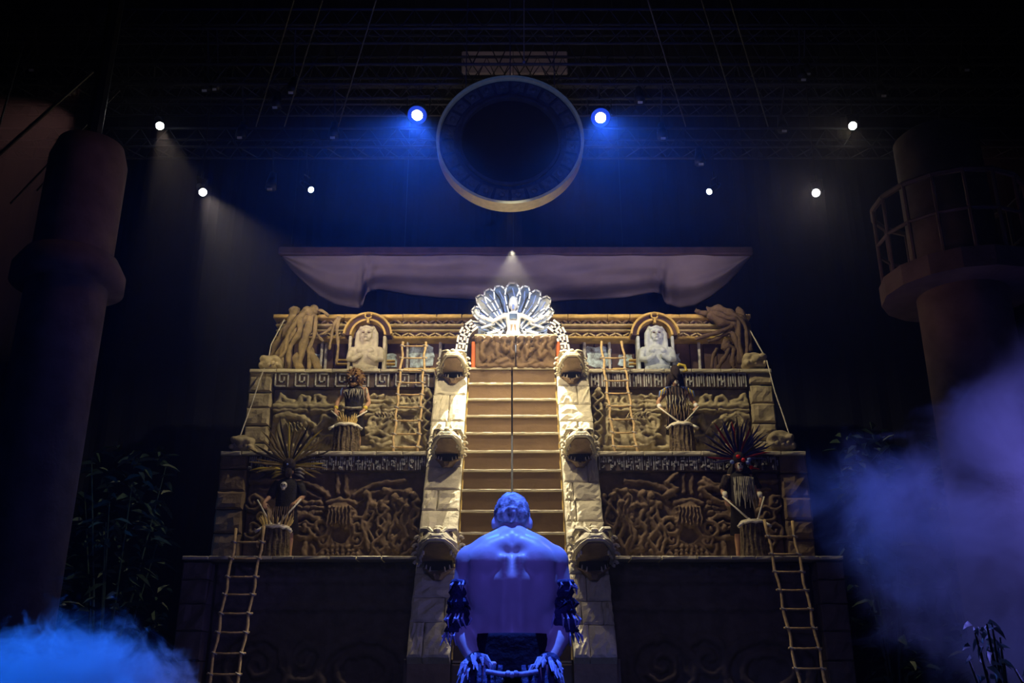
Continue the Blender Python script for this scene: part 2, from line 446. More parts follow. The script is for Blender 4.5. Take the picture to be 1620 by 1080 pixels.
def wavy(x0, z0, x1, z1, amp, waves, n=24, ph=0):
    out = []; dx, dz = x1 - x0, z1 - z0; l = math.hypot(dx, dz)
    for k in range(n + 1):
        t = k / n; o = amp * math.sin(waves * 2 * math.pi * t + ph); out.append((x0 + dx * t - dz / l * o, z0 + dz * t + dx / l * o))
    return out
# ------------------------------------------------------------------ the hall
def Zp(py, Y): return P(810, py, Y).z
def Xp(px, py, Y): return P(px, py, Y).x
def struct(name, mb, m, label=None, cat=None):
    o = part(name, mb, m); o['kind'] = 'structure'
    o['label'] = label or name; o['category'] = cat or name.split('_')[0]
    return o
mb = MB().box((0, 9, -.1), (34, 38, .2)); struct('floor', mb, 'floor_black', 'black stage floor under the pyramid', 'floor')
def drape(x0, y0, x1, y1, z0, z1, seg=220, amp=.07):
    m_ = MB(); L_ = math.hypot(x1 - x0, y1 - y0); nx_, ny_ = -(y1 - y0) / L_, (x1 - x0) / L_
    vs = []; fs = []
    for k in range(seg + 1):
        t = k / seg; o = amp * math.sin(k * 1.25) * (.6 + .4 * math.sin(k * .37)); 
        for z in (z0, z1): vs.append((x0 + (x1 - x0) * t + nx_ * o, y0 + (y1 - y0) * t + ny_ * o, z))
    for k in range(seg): fs.append((2 * k, 2 * k + 2, 2 * k + 3, 2 * k + 1))
    m_.add(vs, fs); return m_
o = struct('wall_back', drape(-17, 25, 17, 25, 0, 24), 'black_drape', 'black drape across the back of the stage', 'wall')
o = struct('wall_left', drape(-16.8, -9.9, -16.8, 24.8, 0, 24), 'black_drape', 'black drape down one side of the hall, behind the pale smoke lamp', 'wall'); o['label'] = 'black drape beyond the column at the left of the hall'
o = struct('wall_right', drape(16.8, -9.9, 16.8, 24.8, 0, 24), 'black_drape', 'black drape beyond the column with the railed gallery', 'wall')
mb = MB().box((0, 8, 24.1), (34, 36, .2)); struct('ceiling', mb, 'black_drape', 'black roof high over the stage rigging', 'ceiling')

# ------------------------------------------------------------------ pyramid
Z1, Z2, Z3, Z4 = 3.005, 5.166, 7.29, 9.135
def ledge(parent, z, Y, x0, x1, n, m='sandstone_pale', h=.075, lip=.10, depth=1.5):
    xs = [x0 + (x1 - x0) * k / n for k in range(n + 1)]
    for k in range(1, n): xs[k] += random.uniform(-.12, .12)
    for a, b in zip(xs, xs[1:]):
        me = stone_mesh(b - a - .012, h, depth, random.randrange(9999), nx=max(3, int((b - a) / .16)), nz=1, amp=.014, bev=.02)
        link('ledge_slab', me, m, parent, loc=Vector((a, Y - lip, z - h)) - wloc(parent))
def pier(parent, x0, x1, rows, Y, m, seed=0, dp=.45):
    for k, (a, b) in enumerate(zip(rows, rows[1:])):
        z1, z0 = Zp(a, Y), Zp(b, Y)
        stone('stone_block', x0, x1, z0, z1, Y - .05 + .02 * ((k * 7 + seed) % 3), dp, m, parent, nx=4, nz=3, amp=.022, bev=.04)

# --- base
base = thing('pyramid_foundation', 'dark bottom tier of the pyramid, in shadow under the lowest ledge', 'pyramid tier', (0, 17, 0))
YB0 = 17.0
for s in (-1, 1):
    xa, xb = (-5.78, -1.66) if s < 0 else (1.66, 5.82)
    part('core', MB().box(((xa + xb) / 2, 19.35, 1.44), (xb - xa, 3.9, 2.88)), 'shaded_stone', base)
    ledge(base, Z1, YB0, xa, xb, 8, h=.06, depth=1.3)
    rows = [889, 917, 955, 998, 1045, 1095, 1150]
    xo = (-5.78, -5.30) if s < 0 else (5.34, 5.82)
    for k, (a, b) in enumerate(zip(rows, rows[1:])):
        stone('stone_block', xo[0], xo[1], max(0, Zp(b, YB0)), Zp(a, YB0), YB0 - .04, .35, 'shaded_stone', base, nx=4, nz=3, amp=.02)
    xi = (-5.26, -1.68) if s < 0 else (1.68, 5.30)
    st = []
    cx = (xi[0] + xi[1]) / 2
    for zz in (Zp(916, 17.1), Zp(960, 17.1)): st.append(([(xi[0] + .1, zz), (xi[1] - .1, zz)], .07, .05))
    for k in range(5): st.append(([(xi[0] + .35 + k * .72, Zp(890, 17.1)), (xi[0] + .35 + k * .72, Zp(914, 17.1))], .04, .04))
    for k in range(7): st.append((wavy(xi[0] + .3 + k * .5, Zp(889, 17.1), xi[0] + .3 + k * .5 + .3, Zp(897, 17.1), .04, 1), .05, .06))
    st.append((ringp(cx - .9, 1.15, .55, .5), .08, .07)); st.append((ringp(cx + .9, 1.1, .75, .55), .10, .07)); st.append((ringp(cx + .9, 1.1, .45, .3), .08, .07))
    st.append((spiral(cx - .1, 1.3, .45, 1.6, s), .07, .07)); st.append((spiral(cx - .9, 1.2, .3, 1.4, -s), .06, .07))
    st.append((wavy(xi[0] + .2, .35, xi[1] - .2, .35, .12, 3), .09, .06))
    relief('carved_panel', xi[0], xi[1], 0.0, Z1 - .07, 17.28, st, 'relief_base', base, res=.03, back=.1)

# --- lower tier
low = thing('pyramid_tier', 'lower carved tier with the two tall feather headdress drummers on its ledge below', 'pyramid tier', (0, 18.2, Z1))
low['label'] = 'brown carved lower tier resting on the dark base ledge'
Y2 = 18.2
for s in (-1, 1):
    xa, xb = (-5.68, -1.66) if s < 0 else (1.66, 5.74)
    part('core', MB().box(((xa + xb) / 2, 20.0, (Z1 + Z2) / 2 - .05), (xb - xa - .04, 2.8, Z2 - Z1 - .12)), 'shaded_stone', low)
    ledge(low, Z2, Y2, xa, xb, 8)
    rows = ([719, 741, 777, 806, 843, 882] if s < 0 else [715, 748, 787, 822, 853, 882])
    rows[-1] = 884
    xo = (-5.70, -5.16) if s < 0 else (5.22, 5.76)
    pier(low, *xo, rows, Y2, 'sandstone_brown', 1)
    # frieze
    fz1, fz0 = Zp(720, Y2), Zp(745, Y2)
    xi = (-5.14, -1.68) if s < 0 else (1.68, 5.20)
    part('frieze_band', MB().cbox(((xi[0] + xi[1]) / 2, Y2 + .1, (fz0 + fz1) / 2), (xi[1] - xi[0], .22, fz1 - fz0), .01), 'frieze_dark', low)
    ng = 20; gw = (xi[1] - xi[0]) / ng
    for k in range(ng):
        g = MB(); x0 = xi[0] + k * gw + gw * .12; ww = gw * .76; hh = fz1 - fz0; z0 = fz0 + .03; hh -= .07
        rnd = random.Random(k * 3 + (s > 0) * 100)
        yy = (Y2 - .035, Y2 + .0)
        bt = .022
        def seg_(pts): g.path2([(x0 + ww * a, z0 + hh * b) for a, b in pts], bt, *yy)
        for q in range(4):
            a0, b0 = rnd.choice((0, 0, .35, .6)), rnd.choice((.4, .7, 1, 1)); b0 = max(b0, a0 + .25)
            seg_([(.04 + q * .31, a0), (.04 + q * .31, b0)])
        for q in range(4):
            bx, bz = rnd.uniform(.05, .85), rnd.uniform(.05, .95)
            g.cbox((x0 + ww * bx, Y2 - .03, z0 + hh * bz), (rnd.uniform(.03, .06), .05, rnd.uniform(.025, .05)), .006)
        part('glyph', g, 'whitewash_dim', low)
    # carved panel
    YR = 18.36; z_t, z_b = Zp(746, YR), Z1
    def pz(pts): return [(Xp(a, b, YR), Zp(b, YR)) for a, b in pts]
    mir = (lambda a: a) if s < 0 else (lambda a: 1624 - a + 4)
    st = []; rnd = random.Random(5 + s)
    def S(pts, r, h=.09): st.append((pz([(mir(a), b) for a, b in pts]), r, h))
    cxp = 540
    S([(395, 762), (470, 762), (500, 770), (520, 785)], .05); S([(640, 762), (600, 765), (575, 775), (560, 785)], .05)
    S([(410, 775), (480, 776), (510, 790)], .04, .06); S([(650, 776), (590, 780), (570, 795)], .04, .06)
    S([(535, 752), (535, 780)], .05); S([(548, 752), (548, 780)], .05)
    # head-dress over ring
    S([(520, 797), (540, 792), (562, 797)], .06, .12); S([(540, 815)], .30, .15)
    for k in range(7): S([(524 + k * 5.3, 804), (521 + k * 6.2, 832)], .025, .20)
    for k in range(4): S([(520, 806 + 7 * k), (561, 806 + 7 * k)], .012, .17)
    S([(540, 847)], .32, .12); S([(540, 847)], .17, -.12)
    c0 = pz([(mir(508), 836)])[0]; c1 = pz([(mir(568), 836)])[0]
    st.append((spiral(*c0, .22, 1.5, -1), .05, .13)); st.append((spiral(*c1, .22, 1.5, 1), .05, .13))
    c0 = pz([(mir(512), 856)])[0]; c1 = pz([(mir(566), 854)])[0]
    st.append((spiral(*c0, .15, 1.3, 1), .045, .12)); st.append((spiral(*c1, .15, 1.3, -1), .045, .12))
    S([(503, 880), (522, 862), (558, 862), (578, 880)], .04, .1)
    for r_ in range(3):
        for k in range(4 + r_ * 2): S([(540 + (k - (3 + 2 * r_) / 2) * 8, 866 + r_ * 6)], .05, .14)
    # masonry and eye on the outer side
    for r_ in range(3):
        for k in range(4): S([(470 + k * 11 + (r_ % 2) * 4, 796 + r_ * 8), (475 + k * 11 + (r_ % 2) * 4, 796 + r_ * 8)], .05, .11)
    S([(468, 820), (485, 815), (505, 822)], .06, .12); S([(470, 832), (485, 827), (500, 833), (485, 840), (470, 833)], .035, .12); S([(485, 834)], .07, .14)
    S([(468, 848), (485, 852), (500, 848)], .06, .12); S([(486, 860), (482, 878)], .07, .12); S([(495, 862), (500, 878)], .05, .1)
    for k in range(4): c = pz([(mir(404 + (k % 2) * 12), 795 + k * 22)])[0]; st.append((spiral(*c, .18, 1.4, 1 if k % 2 else -1), .05, .12))
    # snakes / limbs towards the stair
    for k in range(11):
        a = 585 + k * 8; top = 775 + rnd.randrange(30); bot = 878 - rnd.randrange(16)
        p0 = pz([(mir(a + rnd.uniform(-6, 10)), top)])[0]; p1 = pz([(mir(a - 6), bot)])[0]
        st.append((wavy(*p0, *p1, rnd.uniform(.05, .09), rnd.uniform(1, 2.2), ph=rnd.uniform(0, 6)), rnd.uniform(.035, .06), rnd.uniform(.09, .15)))
        st.append(([p0], .08, .15))
    for k in range(40):
        a, b = rnd.uniform(583, 662), rnd.uniform(795, 878); q = pz([(mir(a), b), (mir(a + rnd.uniform(-9, 9)), b + rnd.uniform(-8, 8))])
        st.append((q, rnd.uniform(.03, .06), rnd.uniform(.05, .12)))
    if s > 0:
        S([(516, 760), (500, 770), (520, 775), (505, 790), (480, 800), (470, 820), (455, 825)], .06, .15); S([(520, 765), (495, 775), (478, 768)], .07, .15)
        S([(560, 752), (575, 765), (560, 775), (575, 785)], .06, .14)
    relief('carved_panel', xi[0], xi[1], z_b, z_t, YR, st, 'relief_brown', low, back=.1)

# --- upper tier
upp = thing('pyramid_tier', 'upper tan tier with a pale key pattern frieze, under the temple wall', 'pyramid tier', (0, 19.5, Z2))
Y3 = 19.5
for s in (-1, 1):
    xa, xb = (-5.66, -1.66) if s < 0 else (1.66, 5.60)
    part('core', MB().box(((xa + xb) / 2, 21.0, (Z2 + Z3) / 2 - .05), (xb - xa - .04, 2.4, Z3 - Z2 - .12)), 'shaded_stone', upp)
    ledge(upp, Z3, Y3, xa, xb, 7)
    rows = [588, 620, 645, 673, 700, 722] if s < 0 else [586, 608, 638, 669, 696, 722]
    xo = (-5.68, -5.16) if s < 0 else (5.10, 5.62)
    pier(upp, *xo, rows, Y3, 'sandstone', 1)
    fz1, fz0 = Zp(589, Y3), Zp(613, Y3)
    xi = (-5.14, -1.68) if s < 0 else (1.68, 5.08)
    part('frieze_band', MB().cbox(((xi[0] + xi[1]) / 2, Y3 + .1, (fz0 + fz1) / 2), (xi[1] - xi[0], .22, fz1 - fz0), .01), 'frieze_dark', upp)
    if s < 0: ng = 8
    else: ng = 15
    gw = (xi[1] - xi[0]) / ng
    for k in range(ng):
        g = MB(); x0 = xi[0] + k * gw + gw * .06; ww = gw * .86; z0 = fz0 + .03; hh = fz1 - fz0 - .06; yy = (Y3 - .03, Y3 + .0)
        def seg_(pts, bt=.03): g.path2([(x0 + ww * a, z0 + hh * b) for a, b in pts], bt, *yy)
        if s < 0: seg_([(.05, .95), (.05, .0), (.62, .0)]); seg_([(.78, .0), (.78, .95), (.28, .95), (.28, .35), (.55, .35), (.55, .68)])
        else:
            seg_([(.12, .0), (.12, 1)], .024); seg_([(.86, .0), (.86, 1)], .024); seg_([(.12, 1), (.86, 1)], .024)
            if k % 3: seg_([(.36, .0), (.36, .72)], .024); seg_([(.62, .25), (.62, 1)], .024)
            else: seg_([(.49, .12), (.49, .8)], .024); g.cbox((x0 + ww * .30, Y3 - .02, z0 + hh * .5), (.04, .05, .05), .008); g.cbox((x0 + ww * .68, Y3 - .02, z0 + hh * .35), (.04, .05, .05), .008)
        part('key_ornament' if s < 0 else 'glyph', g, 'whitewash', upp)
    YR = 19.68; z_t, z_b = Zp(614, YR), Z2
    def pz(pts): return [(Xp(a, b, YR), Zp(b, YR)) for a, b in pts]
    mir = (lambda a: a) if s < 0 else (lambda a: 1622 - a)
    st = []; rnd = random.Random(15 + s)
    def S(pts, r, h=.10): st.append((pz([(mir(a), b) for a, b in pts]), r, h))
    # scroll row
    S([(443, 638), (447, 628), (452, 634), (465, 638)], .07, .12); S([(474, 640), (480, 629), (488, 631), (490, 638)], .06, .12); S([(498, 640), (500, 630), (507, 628), (513, 632), (512, 640)], .06, .12)
    for a in (585, 600): S([(a, 630), (a + 8, 627)], .045, .1)
    S([(440, 640), (515, 641)], .05, .12); S([(585, 637), (620, 636)], .05, .10)
    for k in range(4): S([(636 + k * 9, 632), (640 + k * 9, 640), (634 + k * 9, 640)], .035, .09)
    # band
    for t in range(4): S([(437 + t * 57, 646 if s < 0 else 645), (437 + t * 57 + 50, 646 if s < 0 else 645)], .075, .15); S([(437 + t * 57, 652), (437 + t * 57 + 50, 652)], .05, .14)
    # figure reliefs
    S([(440, 662), (455, 658), (480, 664), (486, 672)], .09, .14); S([(450, 668), (443, 690), (446, 706)], .10, .12)
    S([(475, 660), (500, 675), (510, 690), (528, 692)], .045, .15); S([(486, 668), (478, 682), (495, 700), (520, 706)], .08, .10)
    S([(515, 662), (508, 678), (500, 684)], .09, .14); S([(520, 665), (532, 668)], .08, .12); S([(500, 700), (520, 694), (532, 690)], .08, .13)
    S([(440, 706), (520, 709), (668, 710)], .06, .08)
    for k in range(7): S([(495 + k * 6, 696 + (k % 2)), (490 + k * 6, 707)], .022, .17)
    for k in range(5): S([(455 + k * 6, 672), (462 + k * 6, 686)], .02, .16)
    S([(580, 660), (600, 656), (622, 658)], .05, .13)
    for k in range(7): S([(596 + k * 5, 656), (602 + k * 5, 662), (596 + k * 5, 667)], .02, .15)
    c = pz([(mir(592), 672)])[0]; st.append((spiral(*c, .2, 1.4, -1), .06, .13))
    S([(585, 680), (605, 678), (618, 670), (612, 684)], .06, .13); S([(580, 692), (600, 684), (618, 692), (605, 700), (585, 692)], .05, .13)
    S([(590, 700), (605, 708), (618, 702)], .07, .12); S([(600, 668), (618, 664)], .05, .12)
    for k in range(5): S([(634 + rnd.uniform(0, 36), 655 + rnd.uniform(0, 50)), (634 + rnd.uniform(0, 36), 655 + rnd.uniform(0, 50))], .03, .06)
    # serpent column near the stair
    p0 = pz([(mir(676), 622)])[0]; p1 = pz([(mir(680), 708)])[0]
    st.append((wavy(*p0, *p1, .10, 2.6), .04, .16)); st.append((wavy(*p0, *p1, .10, 2.6, ph=math.pi), .04, .14)); st.append(([p0], .09, .18))
    if s > 0:
        for k in range(4): S([(478 + k, 668 - k * 2), (462, 657 + k * 4), (450, 668 + k * 4), (446, 682 + 3 * k)], .028, .16)
        S([(620, 690), (600, 700)], .09, .14)
        for k in range(16): S([(rnd.uniform(520, 625), rnd.uniform(656, 706))], rnd.uniform(.05, .10), rnd.uniform(.1, .16))
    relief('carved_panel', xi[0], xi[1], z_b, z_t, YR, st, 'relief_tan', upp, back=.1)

# --- staircase
YS, DY, ZS, DZ = 15.6, .295, 1.218, .436
stair = thing('stone_staircase', 'steep stone staircase rising up the middle of the pyramid to the carved altar', 'staircase', (0, YS, 0))
SX = .925
for k in range(14):
    y = YS + DY * k; z0 = ZS + DZ * k; z1 = z0 + DZ
    for s in (-1, 1):
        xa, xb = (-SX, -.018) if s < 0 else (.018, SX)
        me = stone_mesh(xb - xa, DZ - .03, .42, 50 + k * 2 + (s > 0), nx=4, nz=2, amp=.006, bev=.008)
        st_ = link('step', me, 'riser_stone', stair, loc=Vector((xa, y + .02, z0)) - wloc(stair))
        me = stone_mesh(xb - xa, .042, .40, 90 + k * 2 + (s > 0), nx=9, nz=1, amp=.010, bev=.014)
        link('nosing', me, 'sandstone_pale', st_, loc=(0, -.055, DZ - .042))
mb = MB(); prof = [(YS + .44, 0), (YS + .44, ZS + DZ * .9)]
ytop, ztop = YS + DY * 13 + .44, ZS + DZ * 14 - .05
vs = [(-.9, YS + .05, 0), (.9, YS + .05, 0), (.9, YS + .05, ZS), (-.9, YS + .05, ZS), (-.9, ytop, ztop - .1), (.9, ytop, ztop - .1), (.9, ytop + .5, ztop - .1), (-.9, ytop + .5, ztop - .1), (.9, ytop + .5, 0), (-.9, ytop + .5, 0)]
mb.add([(x, y + (.30 if i in (2, 3) else 0), z) for i, (x, y, z) in enumerate(vs)], [(0, 1, 2, 3), (3, 2, 5, 4), (4, 5, 6, 7), (7, 6, 8, 9), (0, 3, 4, 7, 9), (1, 8, 6, 5, 2), (0, 9, 8, 1)])
part('stair_core', mb, 'ring_void', stair)
for s in (-1, 1):   # thin bright border strips at the sides of the flight
    a = Vector((s * (SX + .005), YS - .11, ZS + .02)); b = Vector((s * (SX + .005), YS - .11 + DY * 13.4, ZS + DZ * 13.4 + .02))
    part('edge_strip', MB().tube([a, b], .016, 6), 'ochre_wood', stair)
part('bottom_strip', MB().box((0, YS - .04, ZS - .005), (2 * SX, .06, .03)), 'sandstone', stair)

# --- balustrades
TH = math.atan2(DZ, DY); SL = math.hypot(DY, DZ)
def t_py(py):
    T = math.tan(PITCH + math.atan((540 - py) / F)); y0 = YS - .10; z0 = ZS + DZ + .06
    return (T * y0 - (z0 - CZ)) / (DZ - DY * T)
def ramp_pt(x, t, out=0.0):
    return Vector((x, YS - .10 + DY * t - math.sin(TH) * out, ZS + DZ + .06 + DZ * t + math.cos(TH) * out))
XO = 1.62
left_rows = [(1037, [0, .36, 1]), (981, [0, .80, 1]), (942, [0, 1]), (905, [0, 1]), (857, [0, 1]), (805, [0, .40, 1]), (772, [0, 1]), (736, [0, 1]), (700, [0, .45, 1]), (664, [0, .5, 1]), (622, [0, 1]), (580, None)]
right_rows = [(1037, [0, .38, 1]), (985, [0, .25, .75, 1]), (948, [0, .4, 1]), (905, [0, 1]), (856, [0, .45, 1]), (822, [0, .30, 1]), (789, [0, .26, 1]), (760, [0, .7, 1]), (718, [0, 1]), (691, [0, .55, 1]), (664, [0, 1]), (637, [0, .6, 1]), (608, [0, 1]), (580, None)]
for s, rows in ((-1, left_rows), (1, right_rows)):
    bal = thing('stair_balustrade', ('sloping stone balustrade on the side of the staircase by the bear-masked drummer' if s < 0 else 'x'), 'balustrade', (s * 1.27, YS, 0))
    bal['label'] = ('sloping balustrade of sand coloured blocks along the left edge of the staircase' if s < 0 else 'sloping balustrade of sand coloured blocks along the right edge of the staircase')
    xa, xb = (-XO, -.945) if s < 0 else (.945, XO)
    for (p0, cuts), (p1, _) in zip(rows, rows[1:]):
        ta, tb = t_py(p0), t_py(p1)
        for c0, c1 in zip(cuts, cuts[1:]):
            x0 = xa + (xb - xa) * c0; x1 = xa + (xb - xa) * c1
            me = stone_mesh(x1 - x0 - .012, (tb - ta) * SL - .014, .22, random.randrange(9999), nx=5, nz=5, amp=.028, bev=.03)
            o = link('stone_block', me, 'sandstone_pale', bal, loc=ramp_pt(x0 + .006, ta) - wloc(bal), rot=(-(math.pi / 2 - TH), 0, 0))
    # solid body below the blocks
    tb0, tt0 = t_py(1037), t_py(580); a = ramp_pt(0, tb0, -.2); b = ramp_pt(0, tt0, -.2)
    x0, x1 = sorted((xa, xb))
    vs = []
    for x in (x0 + .01, x1 - .01): vs += [(x, a.y, 0), (x, a.y, a.z), (x, b.y, b.z), (x, b.y + .3, b.z), (x, b.y + .3, 0)]
    part('balustrade_core', MB().add(vs, [(0, 1, 2, 3, 4), (9, 8, 7, 6, 5)] + [(i, 5 + i, 5 + (i + 1) % 5, (i + 1) % 5) for i in range(5)]), 'sandstone_brown', bal)
pl = thing('stair_plinth', 'dark block plinth at the foot of the staircase behind the bare-backed man', 'plinth', (0, 15.5, 0))
zt = Zp(1041, 15.45)
for s in (-1, 1):
    for k, (a, b) in enumerate(((zt, .75), (.75, .35), (.35, 0))):
        stone('stone_block', *sorted((s * .96, s * 1.68)), b, a, 15.42, .4, 'shaded_stone', pl, nx=4, nz=3)
for k in range(3): stone('stone_block', -.94 + .627 * k, -.94 + .627 * (k + 1), 0, ZS - .03, 15.50, .3, 'shaded_stone', pl, nx=3, nz=3)

# ------------------------------------------------------------------ serpent heads
def serpent_head(sc=1.0, up=False):
    """origin at the wall; muzzle towards -y"""
    t = thing('serpent_head', '', 'stone head', (0, 0, 0), 'serpent heads on the balustrades')
    m_ = MB()
    # upper jaw: hexagonal in plan seen from below, rising to the brow
    def sec(y, hw, zt_, zb_): return [(-hw, y, zb_), (hw, y, zb_), (hw * 1.04, y, zb_ + (zt_ - zb_) * .45), (hw * .62, y, zt_), (-hw * .62, y, zt_), (-hw * 1.04, y, zb_ + (zt_ - zb_) * .45)]
    secs = [sec(.18, .27, .27, -.14), sec(-.05, .30, .30, -.13), sec(-.28, .29, .28, -.05), sec(-.46, .22, .24, .03), sec(-.58, .14, .20, .08), sec(-.61, .10, .17, .10)]
    pal = MB(); pv = [(x_ * .86, y_ - (.004 if k_ else 0), z_ - .012) for k_ in (0, 1) for (x_, y_, z_) in ((.27, .1, -.14), (.30, -.05, -.13), (.29, -.28, -.05), (.22, -.46, .03), (.14, -.57, .08), (-.14, -.57, .08), (-.22, -.46, .03), (-.29, -.28, -.05), (-.30, -.05, -.13), (-.27, .1, -.14))]
    pv = [(x_, y_, z_ - (.02 if i_ >= 10 else 0)) for i_, (x_, y_, z_) in enumerate(pv)]
    pal.add(pv, [tuple(range(10)), tuple(reversed(range(10, 20)))] + [(i_, 10 + i_, 10 + (i_ + 1) % 10, (i_ + 1) % 10) for i_ in range(10)])
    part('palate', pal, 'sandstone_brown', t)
    vs = [v for q in secs for v in q]; fs = [tuple(range(5, -1, -1)), tuple(30 + k for k in range(6))]
    for i in range(5):
        for k in range(6): fs.append((i * 6 + k, i * 6 + (k + 1) % 6, (i + 1) * 6 + (k + 1) % 6, (i + 1) * 6 + k))
    m_.add(vs, fs)
    for s in (-1, 1):
        m_.tube([(s * .29, .1, -.13), (s * .31, -.08, -.11), (s * .29, -.30, -.03), (s * .21, -.48, .05), (s * .12, -.60, .10), (0, -.62, .11)], .032, 6)      # lip
        m_.tube([(s * .06, -.50, .22), (s * .14, -.36, .30), (s * .24, -.20, .33), (s * .30, .0, .26)], [.03, .045, .05, .035], 7)    # brow
        m_.ball((s * .055, -.58, .13), (.04, .045, .035), seg=7, rings=5)
    m_.ball((0, -.44, .26), (.07, .10, .06), seg=8, rings=5); m_.ball((0, -.24, .33), (.08, .12, .05), seg=8, rings=5)
    part('upper_jaw', m_, 'sandstone_pale', t)
    for s in (-1, 1):
        part('eye', MB().ball((s * .185, -.30, .225), (.055, .06, .055), seg=9, rings=6), 'sandstone_brown', t, True)
        for k in range(5):
            y = -.02 - k * .085; x = s * (.275 - max(0, k - 2) * .03)
            part('tooth', MB().cbox((x, y, -.155 + k * .026), (.035, .055, .085), .008), 'sandstone_pale', t)
        for k, (a, b, r_) in enumerate(((.335, .20, .05), (.36, .07, .055), (.365, -.06, .055), (.34, -.19, .05))):
            part('scroll', MB().tube([(s * (a + r_ * math.cos(q) * (1 - q * .08)), -.02, b + r_ * math.sin(q) * (1 - q * .08)) for q in [j * .7 for j in range(8)]], .026, 6), 'sandstone_pale', t)
    lj = MB()
    def sec2(y, hw, zt_, zb_): return [(-hw, y, zt_), (hw, y, zt_), (hw * .5, y, zb_), (-hw * .5, y, zb_)]
    q = [sec2(.14, .23, -.28, -.46), sec2(-.06, .20, -.30, -.46), sec2(-.18, .13, -.34, -.46), sec2(-.25, .06, -.38, -.45)]
    vs = [v for a in q for v in a]; fs = [(3, 2, 1, 0), (12, 13, 14, 15)]
    for i in range(3):
        for k in range(4): fs.append((i * 4 + k, i * 4 + (k + 1) % 4, (i + 1) * 4 + (k + 1) % 4, (i + 1) * 4 + k))
    lj.add(vs, fs)
    for s in (-1, 1): lj.tube([(s * .25, .05, -.24), (s * .21, -.08, -.28), (s * .13, -.19, -.33), (s * .04, -.26, -.38)], .022, 6)
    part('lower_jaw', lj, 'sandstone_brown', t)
    part('mouth_shade', MB().box((0, .02, -.22), (.44, .18, .14)), 'ring_void', t)  # black block stands for the shade inside the open jaws
    for s in (-1, 1):
        for k in range(2): part('fang', MB().tube([(s * (.19 - .07 * k), -.10 - .10 * k, -.29 - .04 * k), (s * (.18 - .07 * k), -.11 - .10 * k, -.21 - .04 * k)], [.02, .006], 6), 'sandstone_pale', t)
    return t
proto = serpent_head()
LBL = {0: 'top carved serpent head on the balustrade left of the altar', 1: 'middle carved serpent head on the left balustrade', 2: 'lowest and largest carved serpent head left of the bare-backed man',
       3: 'top carved serpent head on the balustrade right of the altar', 4: 'middle carved serpent head on the right balustrade', 5: 'lowest and largest carved serpent head right of the bare-backed man'}
for i, (px, py, sc) in enumerate([(718, 588, .86), (709, 715, .90), (695, 880, 1.06), (903, 588, .86), (916, 715, .90), (937, 880, 1.06)]):
    t = t_py(py); pt = ramp_pt(0, t); x = Xp(px, py, pt.y)
    o = proto if i == 0 else dup(proto, (0, 0, 0))
    o['label'] = LBL[i]; o.location = (x, pt.y - .12, pt.z + .06); o.scale = (sc, sc, sc)

# ------------------------------------------------------------------ boulders on tier corners
def carved_rock(name, px0, px1, pyt, pyb, Y, label, m):
    x0, x1 = Xp(px0, pyb, Y), Xp(px1, pyb, Y); z0, z1 = Zp(pyb, Y), Zp(pyt, Y); wd, ht = x1 - x0, z1 - z0
    t = thing(name, label, 'carved rock', ((x0 + x1) / 2, Y, z0), 'carved rocks on the tier corners')
    g = MB(); cx, cz = (x0 + x1) / 2, (z0 + z1) / 2
    g.ball((cx, Y, cz), (wd * .48, .24, ht * .5), seg=12, rings=9); g.cbox((cx, Y, z0 + ht * .22), (wd * .95, .42, ht * .44), .05)
    g.ball((cx - wd * .28, Y - .12, z0 + ht * .62), (wd * .2, .16, ht * .24), seg=9, rings=7); g.ball((cx + wd * .25, Y - .14, z0 + ht * .55), (wd * .22, .15, ht * .22), seg=9, rings=7)
    g.tube(spiral_v(cx - wd * .05, Y - .24, z0 + ht * .42, ht * .22), .03, 6)
    me = bake(g, .025, 3); shift(me, t.location)
    for v in me.vertices:
        n_ = noise.noise(v.co * 6 + Vector((px0, 0, 0))); v.co += v.normal * n_ * .05
    link('rock_body', me, m, t)
    for k in range(5):
        part('scroll_knob', MB().ball((x0 + wd * (.14 + .18 * k), Y - .20, z0 + ht * (.20 + .10 * (k % 2))), (.05, .05, .05), seg=8, rings=6), m, t, True)
def spiral_v(cx, y, cz, r): return [(a, y, b) for a, b in spiral(cx, cz, r, 1.4)]
carved_rock('carved_rock', 411, 446, 563, 585, 19.62, 'carved rock on the upper tier corner by the twisted pale roots', 'sandstone')
carved_rock('carved_rock', 1175, 1212, 558, 583, 19.62, 'carved rock on the upper tier corner below the dark twisted roots', 'sandstone')
carved_rock('carved_rock', 364, 404, 690, 715, 18.35, 'carved rock on the lower tier corner beside the yellow feather headdress', 'sandstone')
carved_rock('carved_rock', 1212, 1258, 682, 713, 18.35, 'carved rock on the lower tier corner beside the blue feather headdress', 'sandstone')

# ------------------------------------------------------------------ temple wall
Y4 = 20.8
tw = thing('temple_wall', 'ornate temple wall with zigzag bands crowning the pyramid', 'temple wall', (0, Y4, Z3))
part('back_wall', MB().box((0, Y4 + .35, (Z3 + Z4) / 2 - .03), (11.1, .2, Z4 - Z3 - .06)), 'temple_wall', tw)
xs = -5.55
while xs < 5.5:
    wd = random.uniform(.5, .95); x1 = min(5.55, xs + wd)
    stone('cornice_stone', xs, x1, Zp(503, Y4 - .3), Zp(496.5, Y4 - .3), Y4 - .32, .8, 'ochre_wood' if x1 < 4 else 'ochre_wood', tw, nx=5, nz=1, amp=.02, bev=.02); xs = x1
for k, (pa, pb, yo, m_) in enumerate(((517, 520.5, .22, 'temple_paint'), (524.5, 527, .16, 'temple_paint'), (536, 539.5, .20, 'ochre_wood'))):
    part('moulding', MB().cbox((0, Y4 - yo + .3, (Zp(pa, Y4) + Zp(pb, Y4)) / 2), (11.0, .6, Zp(pa, Y4) - Zp(pb, Y4)), .02), m_, tw)
